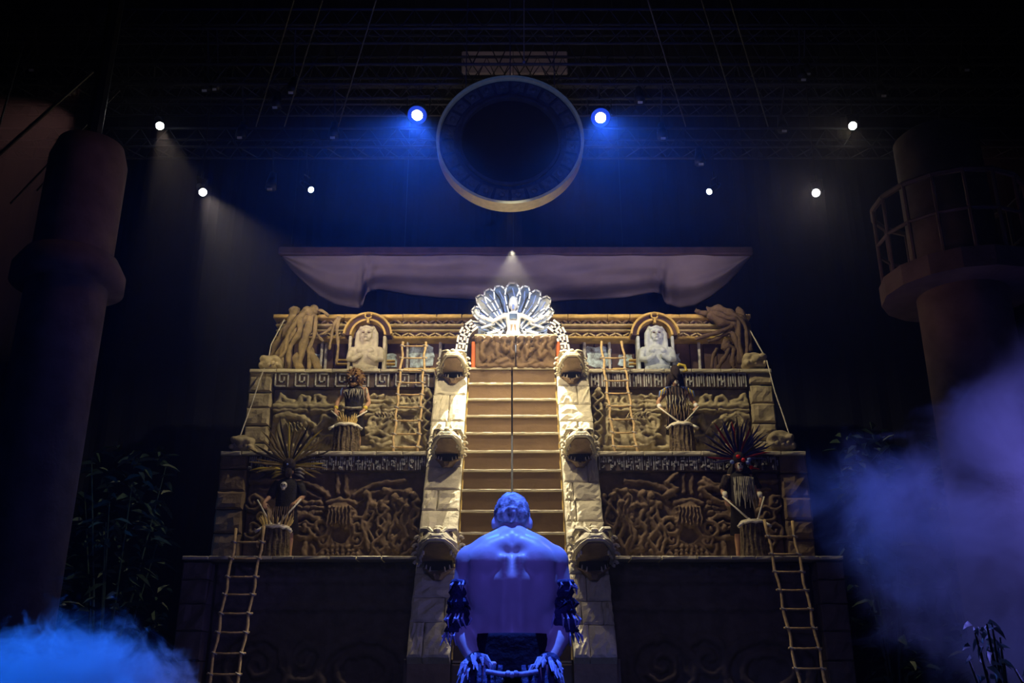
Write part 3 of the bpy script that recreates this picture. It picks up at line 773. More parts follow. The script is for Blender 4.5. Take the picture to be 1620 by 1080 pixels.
for (pa, pb, yo) in ((505, 517, .10), (527, 536, .08)):
    zt_, zb_ = Zp(pa, Y4), Zp(pb, Y4)
    part('band', MB().box((0, Y4 - yo + .3, (zt_ + zb_) / 2), (11.0, .5, zt_ - zb_)), 'temple_wall', tw)
    n_ = 14
    for s in (-1, 1):
        for k in range(n_):
            x0 = s * (1.0 + k * 4.4 / n_); x1 = s * (1.0 + (k + 1) * 4.4 / n_); xm = (x0 + x1) / 2; h_ = zt_ - zb_
            g = MB().path2([(x0, zb_ + h_ * .2), (xm, zb_ + h_ * .78), (x1, zb_ + h_ * .2)], .03, Y4 - yo - .0 - .04, Y4 - yo + .06)
            g.prism([(xm - .045, zb_ + h_ * .12), (xm + .045, zb_ + h_ * .12), (xm, zb_ + h_ * .38)], Y4 - yo - .03, Y4 - yo + .06)
            part('zigzag', g, 'temple_paint', tw)
# recessed lower wall: planks, posts, faded murals, sill bars
zt_, zb_ = Zp(539, Y4 + .2), Z3
for k in range(34):
    x = -5.45 + 10.9 * (k + .5) / 34
    part('wall_plank', MB().cbox((x, Y4 + .22, (zt_ + zb_) / 2), (10.9 / 34 - .02, .06, zt_ - zb_), .01), 'temple_wall', tw)
for px in (508, 515, 644, 696, 924, 964, 1106):
    x = Xp(px, 560, Y4 + .1); part('post', MB().tube([(x, Y4 + .10, zb_), (x + .01, Y4 + .1, zt_)], .035, 7, wob=.4), 'whitewash', tw)
for px, hw in ((500, .12), (668, .38), (948, .36), (912, .12), (990, .22), (617, .2), (1065, .2)):
    x = Xp(px, 560, Y4 + .1); zc_ = Zp(562 if hw > .3 else 568, Y4 + .1)
    g = MB(); n_ = 14; poly = []
    rnd = random.Random(px)
    for k in range(n_):
        an = 2 * math.pi * k / n_; q = rnd.uniform(.75, 1.05); poly.append((x + hw * q * max(-.85, min(.85, 1.3 * math.cos(an))), zc_ + (.33 if hw > .3 else .2) * q * max(-.85, min(.85, 1.3 * math.sin(an)))))
    part('mural_patch', g.prism(poly, Y4 + .172, Y4 + .20), 'mural', tw)
for (a, b, py) in ((532, 552, 570), (532, 552, 576), (600, 626, 571), (600, 626, 576), (994, 1010, 570), (994, 1010, 576), (968, 990, 584), (640, 690, 584)):
    part('sill_bar', MB().cbox(((Xp(a, py, Y4) + Xp(b, py, Y4)) / 2, Y4 - .1, Zp(py, Y4 - .1)), (Xp(b, py, Y4) - Xp(a, py, Y4), .12, .035), .01), 'ochre_wood', tw)

# niche arches and busts
def shrine(px, py0, m_arch, m_st, label_a, label_s):
    Yn = Y4 - .42; x = Xp(px, 532, Yn); zb_ = Zp(532, Yn)
    t = thing('statue_niche', label_a, 'niche', (x, Yn, Z3), 'arched niches of the temple wall')
    sc = Yn * 0 + (P(px + 100, 532, Yn).x - P(px, 532, Yn).x) / 100
    def arc(r, w_, y0, y1, a0=4, a1=176):
        g = MB(); n_ = 28
        for k in range(n_):
            p0 = R(a0 + (a1 - a0) * k / n_); p1 = R(a0 + (a1 - a0) * (k + 1) / n_)
            poly = [(x + (r - w_) * math.cos(p0), zb_ + (r - w_) * math.sin(p0)), (x + r * math.cos(p0), zb_ + r * math.sin(p0)), (x + r * math.cos(p1), zb_ + r * math.sin(p1)), (x + (r - w_) * math.cos(p1), zb_ + (r - w_) * math.sin(p1))]
            g.prism(poly, y0, y1)
        return g
    part('outer_arch', arc(39 * sc, .045, Yn - .10, Yn + .3), m_arch, t)
    part('arch_panel', arc(37 * sc, 10 * sc, Yn + .0, Yn + .3), 'temple_wall', t)
    part('inner_arch', arc(29 * sc, .045, Yn - .06, Yn + .3), m_arch, t)
    part('niche_back', arc(27.5 * sc, 26 * sc, Yn + .2, Yn + .3).box((x, Yn + .25, (zb_ + Z3) / 2), (55 * sc, .1, zb_ - Z3)), 'temple_wall', t)
    for s in (-1, 1): part('jamb', MB().cbox((x + s * 27 * sc, Yn + .1, (zb_ + Z3) / 2), (.07, .3, zb_ - Z3), .015), m_st, t)
    g = MB().path2([(x, zb_ + 22 * sc), (x, zb_ + 28 * sc)], .05, Yn - .12, Yn).tube([(x + .075 * math.cos(k * .6), Yn - .10, zb_ + 33 * sc + .075 * math.sin(k * .6)) for k in range(11)], .02, 6)
    part('keystone_ring', g, m_arch, t)
    # bust
    b = thing('stone_bust', label_s, 'statue', (x, Yn - .1, Z3), 'stone busts in the niches')
    zh = Zp(530, Yn - .1); H_ = .20
    g = MB(); Yb = Yn - .12
    g.loft([((x, Yb, zh - .32), (.085, 0, 0), (0, .085, 0)), ((x, Yb, zh - .19), (.075, 0, 0), (0, .09, 0)), ((x, Yb - .04, zh - .17), (.075, 0, 0), (0, .11, 0)), ((x, Yb - .04, zh - .10), (.115, 0, 0), (0, .12, 0)), ((x, Yb - .02, zh), (.145, 0, 0), (0, .145, 0)), ((x, Yb, zh + .10), (.14, 0, 0), (0, .15, 0)), ((x, Yb + .02, zh + .18), (.08, 0, 0), (0, .09, 0))], 18)
    g.tube([(x, Yb - .16, zh + .03), (x, Yb - .215, zh - .045), (x, Yb - .17, zh - .06)], [.018, .032, .026], 8)
    g.ball((x, Yb - .155, zh - .115), (.055, .035, .022)); g.ball((x, Yb - .14, zh - .165), (.045, .04, .03))
    for s in (-1, 1):
        g.tube([(x + s * .02, Yb - .165, zh + .045), (x + s * .07, Yb - .165, zh + .06), (x + s * .12, Yb - .12, zh + .03)], .024, 7)
        g.ball((x + s * .085, Yb - .105, zh - .07), (.045, .05, .05))
        g.ball((x + s * .13, Yb - .0, zh - .22), (.08, .06, .12))
        part('eye', MB().ball((x + s * .062, Yb - .158, zh + .003), (.034, .018, .017), seg=9, rings=6), 'temple_wall', b, True)
    part('mouth_line', MB().ball((x, Yb - .185, zh - .115), (.045, .012, .006), seg=9, rings=6), 'temple_wall', b, True)
    # long hair / head cloth
    for s in (-1, 1):
        g.tube([(x + s * .10, Yb, zh + .18), (x + s * .19, Yb, zh + .02), (x + s * .21, Yb - .02, zh - .22), (x + s * .20, Yb - .08, zh - .42)], [.07, .07, .065, .05], 8)
    g.tube([(x - .15, Yb - .08, zh + .12), (x, Yb - .15, zh + .15), (x + .15, Yb - .08, zh + .12)], .035, 8)
    # shoulders, chest, arms
    g.loft([((x, Yb, Z3), (.28, 0, 0), (0, .14, 0)), ((x, Yb, Z3 + .18), (.27, 0, 0), (0, .15, 0)), ((x, Yb - .01, zh - .42), (.33, 0, 0), (0, .15, 0)), ((x, Yb, zh - .32), (.30, 0, 0), (0, .12, 0)), ((x, Yb, zh - .26), (.12, 0, 0), (0, .09, 0))], 18)
    for s in (-1, 1):
        g.ball((x + s * .30, Yb - .02, zh - .40), (.10, .11, .10)); g.tube([(x + s * .33, Yb - .03, zh - .40), (x + s * .35, Yb - .10, zh - .62), (x + s * .24, Yb - .22, zh - .66), (x + s * .14, Yb - .22, zh - .60)], [.085, .08, .075, .055], 9)
        g.ball((x + s * .12, Yb - .22, zh - .58), (.075, .06, .07)); g.ball((x + s * .11, Yb - .12, zh - .42), (.09, .07, .07))
        for f in range(4): g.tube([(x + s * (.16 - f * .025), Yb - .27, zh - .60), (x + s * (.14 - f * .025), Yb - .28, zh - .54)], .015, 6)
    g.tube([(x + .10 * math.cos(q), Yb - .15, zh - .36 + .05 * math.sin(q)) for q in [math.pi + j * math.pi / 8 for j in range(9)]], .022, 6)
    me = bake(g, .014, 1); shift(me, b.location); link('figure', me, m_st, b)
    bowl = MB().loft([((x, Yb - .26, Z3 + .03), (.14, 0, 0), (0, .10, 0)), ((x, Yb - .26, Z3 + .16), (.22, 0, 0), (0, .14, 0)), ((x, Yb - .26, Z3 + .22), (.25, 0, 0), (0, .16, 0)), ((x, Yb - .26, Z3 + .25), (.24, 0, 0), (0, .15, 0))], 18)
    part('bowl', bowl, m_st, b, True)
    for k in range(7):
        an = R(200 + k * 23); part('bowl_rib', MB().tube([(x + .15 * math.cos(an), Yb - .26 + .11 * math.sin(an), Z3 + .04), (x + .225 * math.cos(an), Yb - .26 + .145 * math.sin(an), Z3 + .18)], .02, 6), m_st, b)
    for s in (-1, 1): part('bowl_handle', MB().ball((x + s * .27, Yb - .26, Z3 + .17), (.06, .05, .09)), m_st, b, True)
shrine(582, 0, 'ochre_wood', 'statue', 'arched niche with golden rims around the tan bust', 'tan stone bust with folded hands above the fur-masked drummer')
shrine(1036, 0, 'ochre_wood', 'statue_grey', 'arched niche with dull rims around the blue-grey bust', 'blue-grey stone bust with folded hands beside the beaked-helmet drummer')

# ------------------------------------------------------------------ gnarled roots
def roots(name, strands, m, label, base):
    t = thing(name, label, 'roots', base)
    for pts, r0, r1 in strands:
        w3 = [P(a, b, Y) for a, b, Y in pts]; n_ = len(w3); out = []; rr = []
        for i in range(n_ - 1):
            p0, p1, p2, p3 = w3[max(0, i - 1)], w3[i], w3[i + 1], w3[min(n_ - 1, i + 2)]
            for k in range(5):
                q = k / 5; out.append(.5 * ((2 * p1) + (p2 - p0) * q + (2 * p0 - 5 * p1 + 4 * p2 - p3) * q * q + (3 * p1 - p0 - 3 * p2 + p3) * q ** 3))
        out.append(w3[-1]); L_ = len(out)
        for k in range(L_): rr.append(.78 * (r0 + (r1 - r0) * k / (L_ - 1)) * (1 + .18 * math.sin(k * 1.3 + r0 * 50)))
        part('root', MB().tube(out, rr, 10, wob=.35), m, t, True)
roots('tree_roots', [
    ([(497, 492, 20.2), (482, 497, 20.1), (468, 515, 20.0), (458, 535, 19.95), (447, 560, 19.9), (444, 582, 19.8)], .19, .09),
    ([(500, 490, 20.3), (478, 505, 20.05), (462, 530, 19.95), (440, 560, 19.95), (428, 575, 20.0)], .15, .06),
    ([(466, 490, 20.3), (463, 505, 20.2), (450, 525, 20.2), (436, 548, 20.2), (430, 565, 20.2)], .15, .07),
    ([(489, 493, 20.1), (475, 500, 19.95), (474, 525, 19.9), (459, 550, 19.85), (456, 583, 19.75)], .10, .06),
    ([(484, 492, 20.0), (470, 507, 19.9), (455, 532, 19.85), (451, 556, 19.8), (436, 572, 19.8)], .08, .04),
    ([(500, 500, 20.1), (497, 530, 20.0), (489, 555, 19.9), (490, 584, 19.8)], .06, .05),
    ([(492, 498, 20.2), (487, 520, 20.0), (480, 545, 19.9), (472, 583, 19.8)], .14, .08),
    ([(478, 520, 20.1), (486, 548, 20.0), (494, 562, 19.95), (504, 584, 19.9)], .10, .13),
    ([(498, 495, 20.2), (494, 515, 20.15), (502, 530, 20.1), (512, 540, 20.1)], .07, .03),
    ([(495, 490, 20.3), (510, 492, 20.2), (520, 500, 20.2)], .06, .04),
    ([(536, 502, 20.25), (528, 515, 20.2), (524, 535, 20.2), (521, 553, 20.2)], .055, .03),
    ([(538, 502, 20.25), (533, 520, 20.2), (535, 545, 20.2), (532, 575, 20.2)], .055, .035),
    ([(533, 510, 20.25), (520, 522, 20.2), (506, 530, 20.2), (494, 533, 20.2)], .05, .03),
    ([(470, 560, 19.9), (468, 572, 19.8), (478, 584, 19.75)], .09, .10),
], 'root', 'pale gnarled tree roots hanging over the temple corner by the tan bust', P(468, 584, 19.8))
roots('tree_roots', [
    ([(1122, 494, 20.2), (1135, 490, 20.1), (1155, 497, 20.0), (1172, 505, 20.0), (1183, 530, 19.95), (1186, 558, 19.9)], .15, .10),
    ([(1124, 497, 20.1), (1140, 508, 20.0), (1160, 512, 20.0), (1172, 530, 20.0), (1178, 570, 19.9)], .14, .10),
    ([(1128, 493, 20.0), (1150, 502, 19.9), (1168, 508, 19.9), (1170, 540, 19.85), (1177, 578, 19.8)], .08, .05),
    ([(1145, 495, 19.95), (1165, 500, 19.9), (1179, 515, 19.9), (1182, 545, 19.85), (1181, 566, 19.8)], .07, .05),
    ([(1167, 488, 20.3), (1178, 505, 20.2), (1185, 525, 20.2), (1190, 555, 20.2)], .10, .08),
    ([(1100, 536, 20.3), (1120, 530, 20.2), (1140, 524, 20.1), (1160, 515, 20.0)], .05, .09),
    ([(1120, 540, 20.3), (1138, 534, 20.2), (1155, 525, 20.1), (1165, 540, 20.0), (1172, 575, 19.9)], .05, .10),
    ([(1152, 541, 20.0), (1146, 548, 19.95), (1160, 553, 19.95), (1158, 570, 19.9), (1162, 583, 19.9)], .12, .06),
    ([(1154, 541, 20.0), (1150, 560, 19.9), (1140, 575, 19.85), (1135, 584, 19.85)], .08, .05),
    ([(1134, 552, 20.0), (1128, 565, 19.95), (1126, 583, 19.9)], .06, .04),
    ([(1100, 490, 20.4), (1108, 494, 20.4), (1122, 496, 20.3)], .07, .08),
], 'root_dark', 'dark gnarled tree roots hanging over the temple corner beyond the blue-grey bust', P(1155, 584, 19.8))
# ------------------------------------------------------------------ ladders and guy ropes
def ladder(label, A0, A1, B0, B1, rungs, r=.025, wob=.05, short=None):
    """A, B rails: (px, py, Y) top and bottom"""
    t = thing('bamboo_ladder', label, 'ladder', P(*A1), 'bamboo ladders against the tiers')
    rails = []
    for (a0, a1) in ((A0, A1), (B0, B1)):
        p0, p1 = P(*a0), P(*a1); pts = []; n_ = 16
        for k in range(n_ + 1):
            q = k / n_; p = p0.lerp(p1, q); p.x += .018 * math.sin(k * 1.9 + a0[0]); pts.append(p)
        part('rail', MB().tube(pts, [r * (1 + .18 * (k % 4 == 0)) for k in range(n_ + 1)], 8), 'bamboo', t, True)
        rails.append((p0, p1, a0[1], a1[1]))
    for py in rungs:
        e = []
        for p0, p1, y0, y1 in rails:
            # parameter where the rail crosses image row py (monotone): bisect on projected row
            lo, hi = 0.0, 1.0
            for _ in range(30):
                q = (lo + hi) / 2; p = p0.lerp(p1, q); d = p - Vector((0, 0, CZ))
                zc_ = d.y * math.cos(PITCH) + d.z * math.sin(PITCH); up = -d.y * math.sin(PITCH) + d.z * math.cos(PITCH)
                if 540 - F * up / zc_ < py: lo = q
                else: hi = q
            e.append(p0.lerp(p1, q))
        dv = (e[1] - e[0]).normalized() * .06
        part('rung', MB().tube([e[0] - dv, e[0].lerp(e[1], .5) + Vector((0, 0, -.008)), e[1] + dv], r * .72, 7), 'bamboo', t, True)
        for p in e: part('lashing', MB().tube([p + Vector((-.045, -.01, .02)), p + Vector((0, -.035, 0)), p + Vector((.045, -.01, -.02))], .014, 5), 'rope', t)
    return t
ladder('bamboo ladder on the upper tier, between the fur-masked drummer and the staircase', (638, 541, 19.35), (621, 717, 18.5), (673, 541, 19.35), (661, 717, 18.5), [547, 566, 586, 605, 624, 644, 665, 686, 707])
ladder('bamboo ladder on the upper tier, between the staircase and the beaked-helmet drummer', (951, 540, 19.35), (973, 717, 18.5), (984, 540, 19.35), (1008, 717, 18.5), [566, 584, 602, 622, 642, 663, 684, 706])
ladder('bamboo ladder rising from the floor to the yellow feather headdress drummer', (375, 836, 16.95), (314, 1172, 15.9), (419, 832, 16.95), (358, 1172, 15.9), [857, 883, 912, 940, 970, 1000, 1033, 1066, 1100, 1136])
ladder('bamboo ladder rising from the floor to the blue feather headdress drummer', (1210, 822, 16.95), (1284, 1172, 15.9), (1252, 824, 16.95), (1326, 1172, 15.9), [848, 876, 904, 933, 963, 993, 1025, 1057, 1092, 1128])
def rope(label, pts, r=.013):
    w3 = [P(*p) for p in pts]
    o = part('guy_rope', MB().tube(w3, r, 6), 'rope'); tag(o, label, 'rope', 'guy ropes of the pyramid sides'); return o
rope('pale guy rope stretched beside the pale twisted roots', [(450, 505, 20.1), (429, 545, 19.9), (425, 566, 19.6), (411, 600, 19.3)])
rope('pale guy rope down the outer edge of the upper tier above the yellow feather headdress', [(411, 600, 19.3), (398, 640, 18.9), (378, 695, 18.3)])
rope('pale guy rope stretched over the dark twisted roots', [(1172, 500, 20.05), (1188, 525, 19.9), (1211, 566, 19.6)], .015)
rope('pale guy rope down the outer edge of the upper tier above the blue feather headdress', [(1213, 570, 19.35), (1226, 620, 19.0), (1240, 660, 18.7), (1251, 695, 18.3)])

# ------------------------------------------------------------------ altar, throne fan
YA = 19.42
za, zb = Zp(583, YA), Zp(533, YA); xa, xb = Xp(752, 575, YA), Xp(880, 575, YA)
alt = thing('stone_altar', 'rough carved stone altar block at the top of the staircase under the king', 'altar', ((xa + xb) / 2, YA, za))
for s, (x0, x1) in enumerate(((xa, -.01 + (xa + xb) / 2), (.01 + (xa + xb) / 2, xb))):
    st = []; rnd = random.Random(s + 2); W_ = x1 - x0; H_ = zb - za
    for k in range(5):
        cx = x0 + W_ * (.12 + .2 * k); st.append((wavy(cx, zb - .02, cx + rnd.uniform(-.1, .1), zb - rnd.uniform(.25, .5), .04, 1), .055, .11)); st.append(([(cx, zb - .05)], .09, .13))
        st.append(([(cx + .08, zb - .15)], .05, -.08))
    for k in range(14): a, b = rnd.uniform(x0 + .05, x1 - .05), rnd.uniform(za + .05, zb - .1); st.append(([(a, b), (a + rnd.uniform(-.15, .15), b + rnd.uniform(-.06, .06))], rnd.uniform(.03, .07), rnd.uniform(.04, .09)))
    st.append(([(x0 + .03, zb - .04), (x1 - .03, zb - .04)], .05, .08)); st.append(([(x0 + .05, za + .06), (x1 - .05, za + .07)], .05, .06))
    relief('altar_half', x0, x1, za, zb, YA + .02, st, 'riser_stone', alt, back=.5)
stone('altar_top', xa - .03, xb + .03, zb, zb + .05, YA - .08, .5, 'sandstone_pale', alt, nx=14, nz=1, amp=.02)
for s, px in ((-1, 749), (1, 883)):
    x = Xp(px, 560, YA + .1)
    o = part('glow_post', MB().cbox((x, YA + .15, (za + zb) / 2 - .03), (.09, .2, zb - za - .1), .02), 'orange_glow_paint', alt); o['label'] = 'side post coloured for the orange glow'  # orange glow at the altar sides, built as coloured posts

YF = 20.32
fan = thing('throne_fan', 'fan of white edged dark blue crystal plumes spreading behind the king', 'throne', (0.02, YF, Z3))
c = Vector((Xp(811, 535, YF), YF, Zp(537, YF)))
tips = [(811, 453, 13.5, 9), (788, 457, 12, 9), (771, 462, 12, 9), (757, 471, 11, 9), (749, 489, 11, 9), (738, 514, 12, 10), (832, 458, 11, 9), (851, 464, 11, 9), (868, 473, 11, 9), (873, 491, 11, 9), (877, 516, 12, 10)]
pxm = (Xp(911, 500, YF) - Xp(811, 500, YF)) / 100
for i, (tx, ty, w0, w1) in enumerate(sorted(tips, key=lambda q: -abs(q[0] - 811))):
    tip = Vector((Xp(tx, ty, YF), YF, Zp(ty, YF))); d = tip - c; L_ = d.length; u = d / L_; v = Vector((u.z, 0, -u.x))
    hw = w0 * pxm * .92
    prof = [(.22, .12), (.58, .74), (.76, 1.0), (.92, .78), (1.0, .40)]
    yo = .02 * i
    outer = [(c.x + u.x * L_ * a + v.x * hw * b, c.z + u.z * L_ * a + v.z * hw * b) for a, b in prof] + [(c.x + u.x * L_ * a - v.x * hw * b, c.z + u.z * L_ * a - v.z * hw * b) for a, b in reversed(prof)]
    pl_ = part('crystal_plume', MB().prism(outer, YF - yo + .02, YF - yo + .05), 'crystal', fan)
    part('plume_rim', MB().path2(outer + [outer[0]], .032, YF - yo - .02, YF - yo + .04), 'white_paint', pl_)
    part('plume_rib', MB().path2([(c.x + u.x * L_ * .5, c.z + u.z * L_ * .5), (c.x + u.x * L_ * .72 + v.x * hw * .3, c.z + u.z * L_ * .72 + v.z * hw * .3), (c.x + u.x * L_ * .9, c.z + u.z * L_ * .9)], .02, YF - yo - .0, YF - yo + .03), 'bead_blue', pl_)
# white lattice seat in front of the plumes
for s in (-1, 1):
    for (a, b, c_, d_) in ((18, 522, 42, 528), (42, 528, 42, 540), (18, 522, 22, 540), (30, 512, 48, 518), (26, 530, 48, 532)):
        p0 = (Xp(811 + s * a, b, YF - .28), Zp(b, YF - .28)); p1 = (Xp(811 + s * c_, d_, YF - .28), Zp(d_, YF - .28))
        part('seat_bar', MB().path2([p0, p1], .05, YF - .30, YF - .24), 'white_paint', fan)
# key-pattern arch blocks curving down both sides
ar = thing('throne_arch', 'pale key pattern arch curving down both sides of the crystal fan', 'arch', (0.02, YF - .5, Z3))
Ya = YF - .5
for s in (-1, 1):
    ctr = [(60, 512), (72, 521), (78, 532), (80, 545), (82, 558), (82, 570), (81, 583)]
    for k, (a, b) in enumerate(zip(ctr, ctr[1:])):
        p0 = Vector((Xp(811 + s * a[0], a[1], Ya), 0, Zp(a[1], Ya))); p1 = Vector((Xp(811 + s * b[0], b[1], Ya), 0, Zp(b[1], Ya)))
        u = (p1 - p0); L_ = u.length; u.normalize(); v = Vector((u.z, 0, -u.x)); hw = .125
        q = [(p0 + v * hw + u * .01), (p0 - v * hw + u * .01), (p1 - v * hw - u * .01), (p1 + v * hw - u * .01)]
        bl = part('arch_block', MB().prism([(p.x, p.z) for p in q], Ya, Ya + .3), 'temple_wall', ar)
        def T(a_, b_): p = p0 + u * (L_ * a_) + v * (hw * b_); return (p.x, p.z)
        part('key_inlay', MB().path2([T(.1, .85), T(.92, .85), T(.92, -.85), T(.1, -.85)], .045, Ya - .03, Ya + .01).path2([T(.3, .35), T(.62, .35), T(.62, -.3), T(.15, -.3)], .045, Ya - .03, Ya + .01), 'white_paint', bl)

# ------------------------------------------------------------------ people
def hand(g, wr, dirv, pn, curl, sc=1.0, r=.0085):
    """wrist point, direction of the hand, palm normal (curl side), thumb on side dirv x pn"""
    d = Vector(dirv).normalized(); n_ = Vector(pn); n_ = (n_ - d * n_.dot(d)).normalized(); sd = d.cross(n_)
    wr = Vector(wr); pl_ = .085 * sc
    rot = Matrix((sd, n_, d)).transposed()
    g.ball(wr + d * pl_ * .55, (.042 * sc, .018 * sc, .052 * sc), rot, 10, 7)
    g.tube([wr - d * .02, wr + d * .03], [.026 * sc, .026 * sc], 8)
    for k, ln in enumerate((.070, .080, .074, .058)):
        b = wr + d * pl_ + sd * ((k - 1.5) * .021 * sc) * -1
        pts = [b - d * .03]; dd = d.copy(); p = b; pts.append(p)
        for j, f in enumerate((.45, .32, .23)):
            an = curl * (.5 + .35 * j); dd = (dd * math.cos(an) + n_ * math.sin(an)).normalized()
            # rotate the normal with it
            p = p + dd * ln * f * sc; pts.append(p)
            n2 = (n_ - dd * n_.dot(dd))
        g.tube(pts, [r * sc * 1.15, r * sc * 1.1, r * sc * 1.05, r * sc, r * sc * .8], 7)
    b = wr + d * .03 * sc + sd * .03 * sc
    g.tube([b, b + (sd * .8 + d * .6 + n_ * .2) * .035 * sc, b + (sd * .8 + d * 1.3 + n_ * (.5 + curl * .5)) * .055 * sc], [r * 1.5 * sc, r * 1.25 * sc, r * sc], 7)

def human(L, J=None, voxel=.013, H=1.0, face=-1, grip=1.2, tag_='body', detail=False, back=None):
    """L = feet centre; J overrides joints; local x to the viewer's right, y towards -facing"""
    j = dict(pelvis=(0, .02, .95), chest=(0, .02, 1.30), neck=(0, .03, 1.47), head=(0, -.01, 1.62), sl=(-.185, .03, 1.42), sr=(.185, .03, 1.42),
             el=(-.25, -.03, 1.14), er=(.25, -.03, 1.14), wl=(-.17, -.25, 1.02), wr=(.17, -.25, 1.02), hl=(-.09, .02, .92), hr=(.09, .02, .92),
             kl=(-.12, -.03, .50), kr=(.12, -.03, .50), al=(-.13, .02, .09), ar=(.13, .02, .09), hand_l=None, hand_r=None, shw=.19, waist=.14, hipw=.165)
    if J: j.update(J)
    L = Vector(L); f = -face
    def V(p): return L + Vector((p[0] * H, p[1] * H * f, p[2] * H))
    g = MB()
    pe, ch, ne, hd = [Vector(j[k]) for k in ('pelvis', 'chest', 'neck', 'head')]
    secs = []
    wst = pe.lerp(ch, .45); sw = j['shw']
    for c_, a, b in ((pe + Vector((0, 0, -.15)), .10, .085), (pe + Vector((0, .0, -.06)), j['hipw'], .125), (pe + Vector((0, 0, .03)), j['hipw'], .118), (wst, j['waist'], .098), (pe.lerp(ch, .78), j['waist'] + .025, .112), (ch, sw * .90, .120), (ch.lerp(ne, .45), sw * .93, .105), (ch.lerp(ne, .72), sw * .70, .085), (ne + Vector((0, 0, -.01)), .075, .066), (ne + (hd - ne) * .35, .056, .06)):
        secs.append((V(c_), Vector((a * H, 0, 0)), Vector((0, b * H, 0))))
    g.loft(secs, 20, 2.25)
    # neck and head
    g.tube([V(ne + Vector((0, .0, -.06))), V(ne.lerp(hd, .6))], [.060 * H, .052 * H], 12)
    fw = Vector(j.get('look', (0, -1, -.15))).normalized(); upv = (Vector((0, 0, 1)) - fw * fw.z).normalized(); rt = Vector((1, 0, 0))
    def Hd(x, y, z): return V(hd + rt * x + fw * y + upv * z)   # y = forward
    rt_, fw_, up_ = V(rt) - L, V(fw) - L, V(upv) - L
    rot = Matrix((rt_.normalized(), fw_.normalized(), up_.normalized())).transposed()
    g.ball(Hd(0, -.012, .03), (.078 * H, .098 * H, .092 * H), rot, 16, 12)
    g.ball(Hd(0, .028, -.045), (.060 * H, .062 * H, .075 * H), rot, 12, 9)
    g.ball(Hd(0, .058, -.088), (.030 * H, .026 * H, .026 * H), rot)
    g.tube([Hd(0, .088, .015), Hd(0, .112, -.022), Hd(0, .094, -.034)], [.010 * H, .017 * H, .013 * H], 8)
    g.ball(Hd(0, .086, -.060), (.026 * H, .014 * H, .011 * H), rot)
    for s in (-1, 1):
        g.tube([Hd(s * .012, .090, .030), Hd(s * .05, .078, .032)], .009 * H, 6)
        g.ball(Hd(s * .03, .080, .010), (.014 * H, .010 * H, .009 * H), rot, 8, 6)
        g.ball(Hd(s * .081, -.012, -.014), (.014 * H, .022 * H, .034 * H), rot, 9, 7)
    for s, a in ((-1, 'l'), (1, 'r')):
        sh, elb, wri = V(j['s' + a]), V(j['e' + a]), V(j['w' + a])
        g.tube([V(ch.lerp(ne, .45)), sh], [.075 * H, .062 * H], 10)
        g.tube([V(ne + Vector((0, 0, -.005))), V(Vector(j['s' + a]) + Vector((-s * .03, .01, .01)))], [.050 * H, .05 * H], 10)
        g.ball(sh, .066 * H, seg=12, rings=9)
        g.tube([sh, sh.lerp(elb, .3), sh.lerp(elb, .6), elb, elb.lerp(wri, .25), elb.lerp(wri, .6), wri], [.060 * H, .057 * H, .050 * H, .039 * H, .044 * H, .036 * H, .027 * H], 12)
        hdv = Vector(j['hand_' + a]) if j['hand_' + a] else (Vector(j['w' + a]) - Vector(j['e' + a]))
        hdv = V(hdv) - L
        pn = j.get('palm_' + a, (-s * .4, 0, -1)); pn = Vector((pn[0], pn[1] * f, pn[2]))
        hand(g, wri, hdv, pn, grip, H * 1.0, max(.0088, voxel * .72))
        hp, kn, an_ = V(j['h' + a]), V(j['k' + a]), V(j['a' + a])
        g.tube([hp, hp.lerp(kn, .3), hp.lerp(kn, .75), kn, kn.lerp(an_, .3), kn.lerp(an_, .7), an_], [.092 * H, .088 * H, .062 * H, .055 * H, .058 * H, .040 * H, .034 * H], 12)
        ft = V(Vector(j['a' + a]) + Vector((s * .01, -.07, -.055)))
        g.ball(ft, (.042 * H, .12 * H, .033 * H), seg=10, rings=7); g.ball(V(Vector(j['a' + a]) + Vector((0, .02, -.05))), .036 * H)
    if back: back(g, V)
    return g, V, Hd
def cloth_loft(V, secs, seg=20, pw=2.3):
    g = MB(); g.loft([(V(c_), Vector((a, 0, 0)), Vector((0, b, 0))) for c_, a, b in secs], seg, pw); return g
def strips(fn, n_, ln, w_, seed, dz=1):
    """joined fringe of hanging strips: fn(t)->(point, outward vector)"""
    g = MB(); rnd = random.Random(seed)
    for k in range(n_):
        p, o = fn((k + .5) / n_); l = ln * rnd.uniform(.6, 1.15); o = Vector(o).normalized(); sx = Vector((o.y, -o.x, 0)); sx = sx if sx.length > .1 else Vector((1, 0, 0)); sx.normalize()
        a = p; b = p + Vector((0, 0, -l * .5)) + o * .03 + sx * rnd.uniform(-.02, .02); c_ = p + Vector((0, 0, -l)) + sx * rnd.uniform(-.04, .04) + o * .02
        g.tube([a, b, c_], [w_ * .7, w_, w_ * .25], 4, flat=1)
    return g

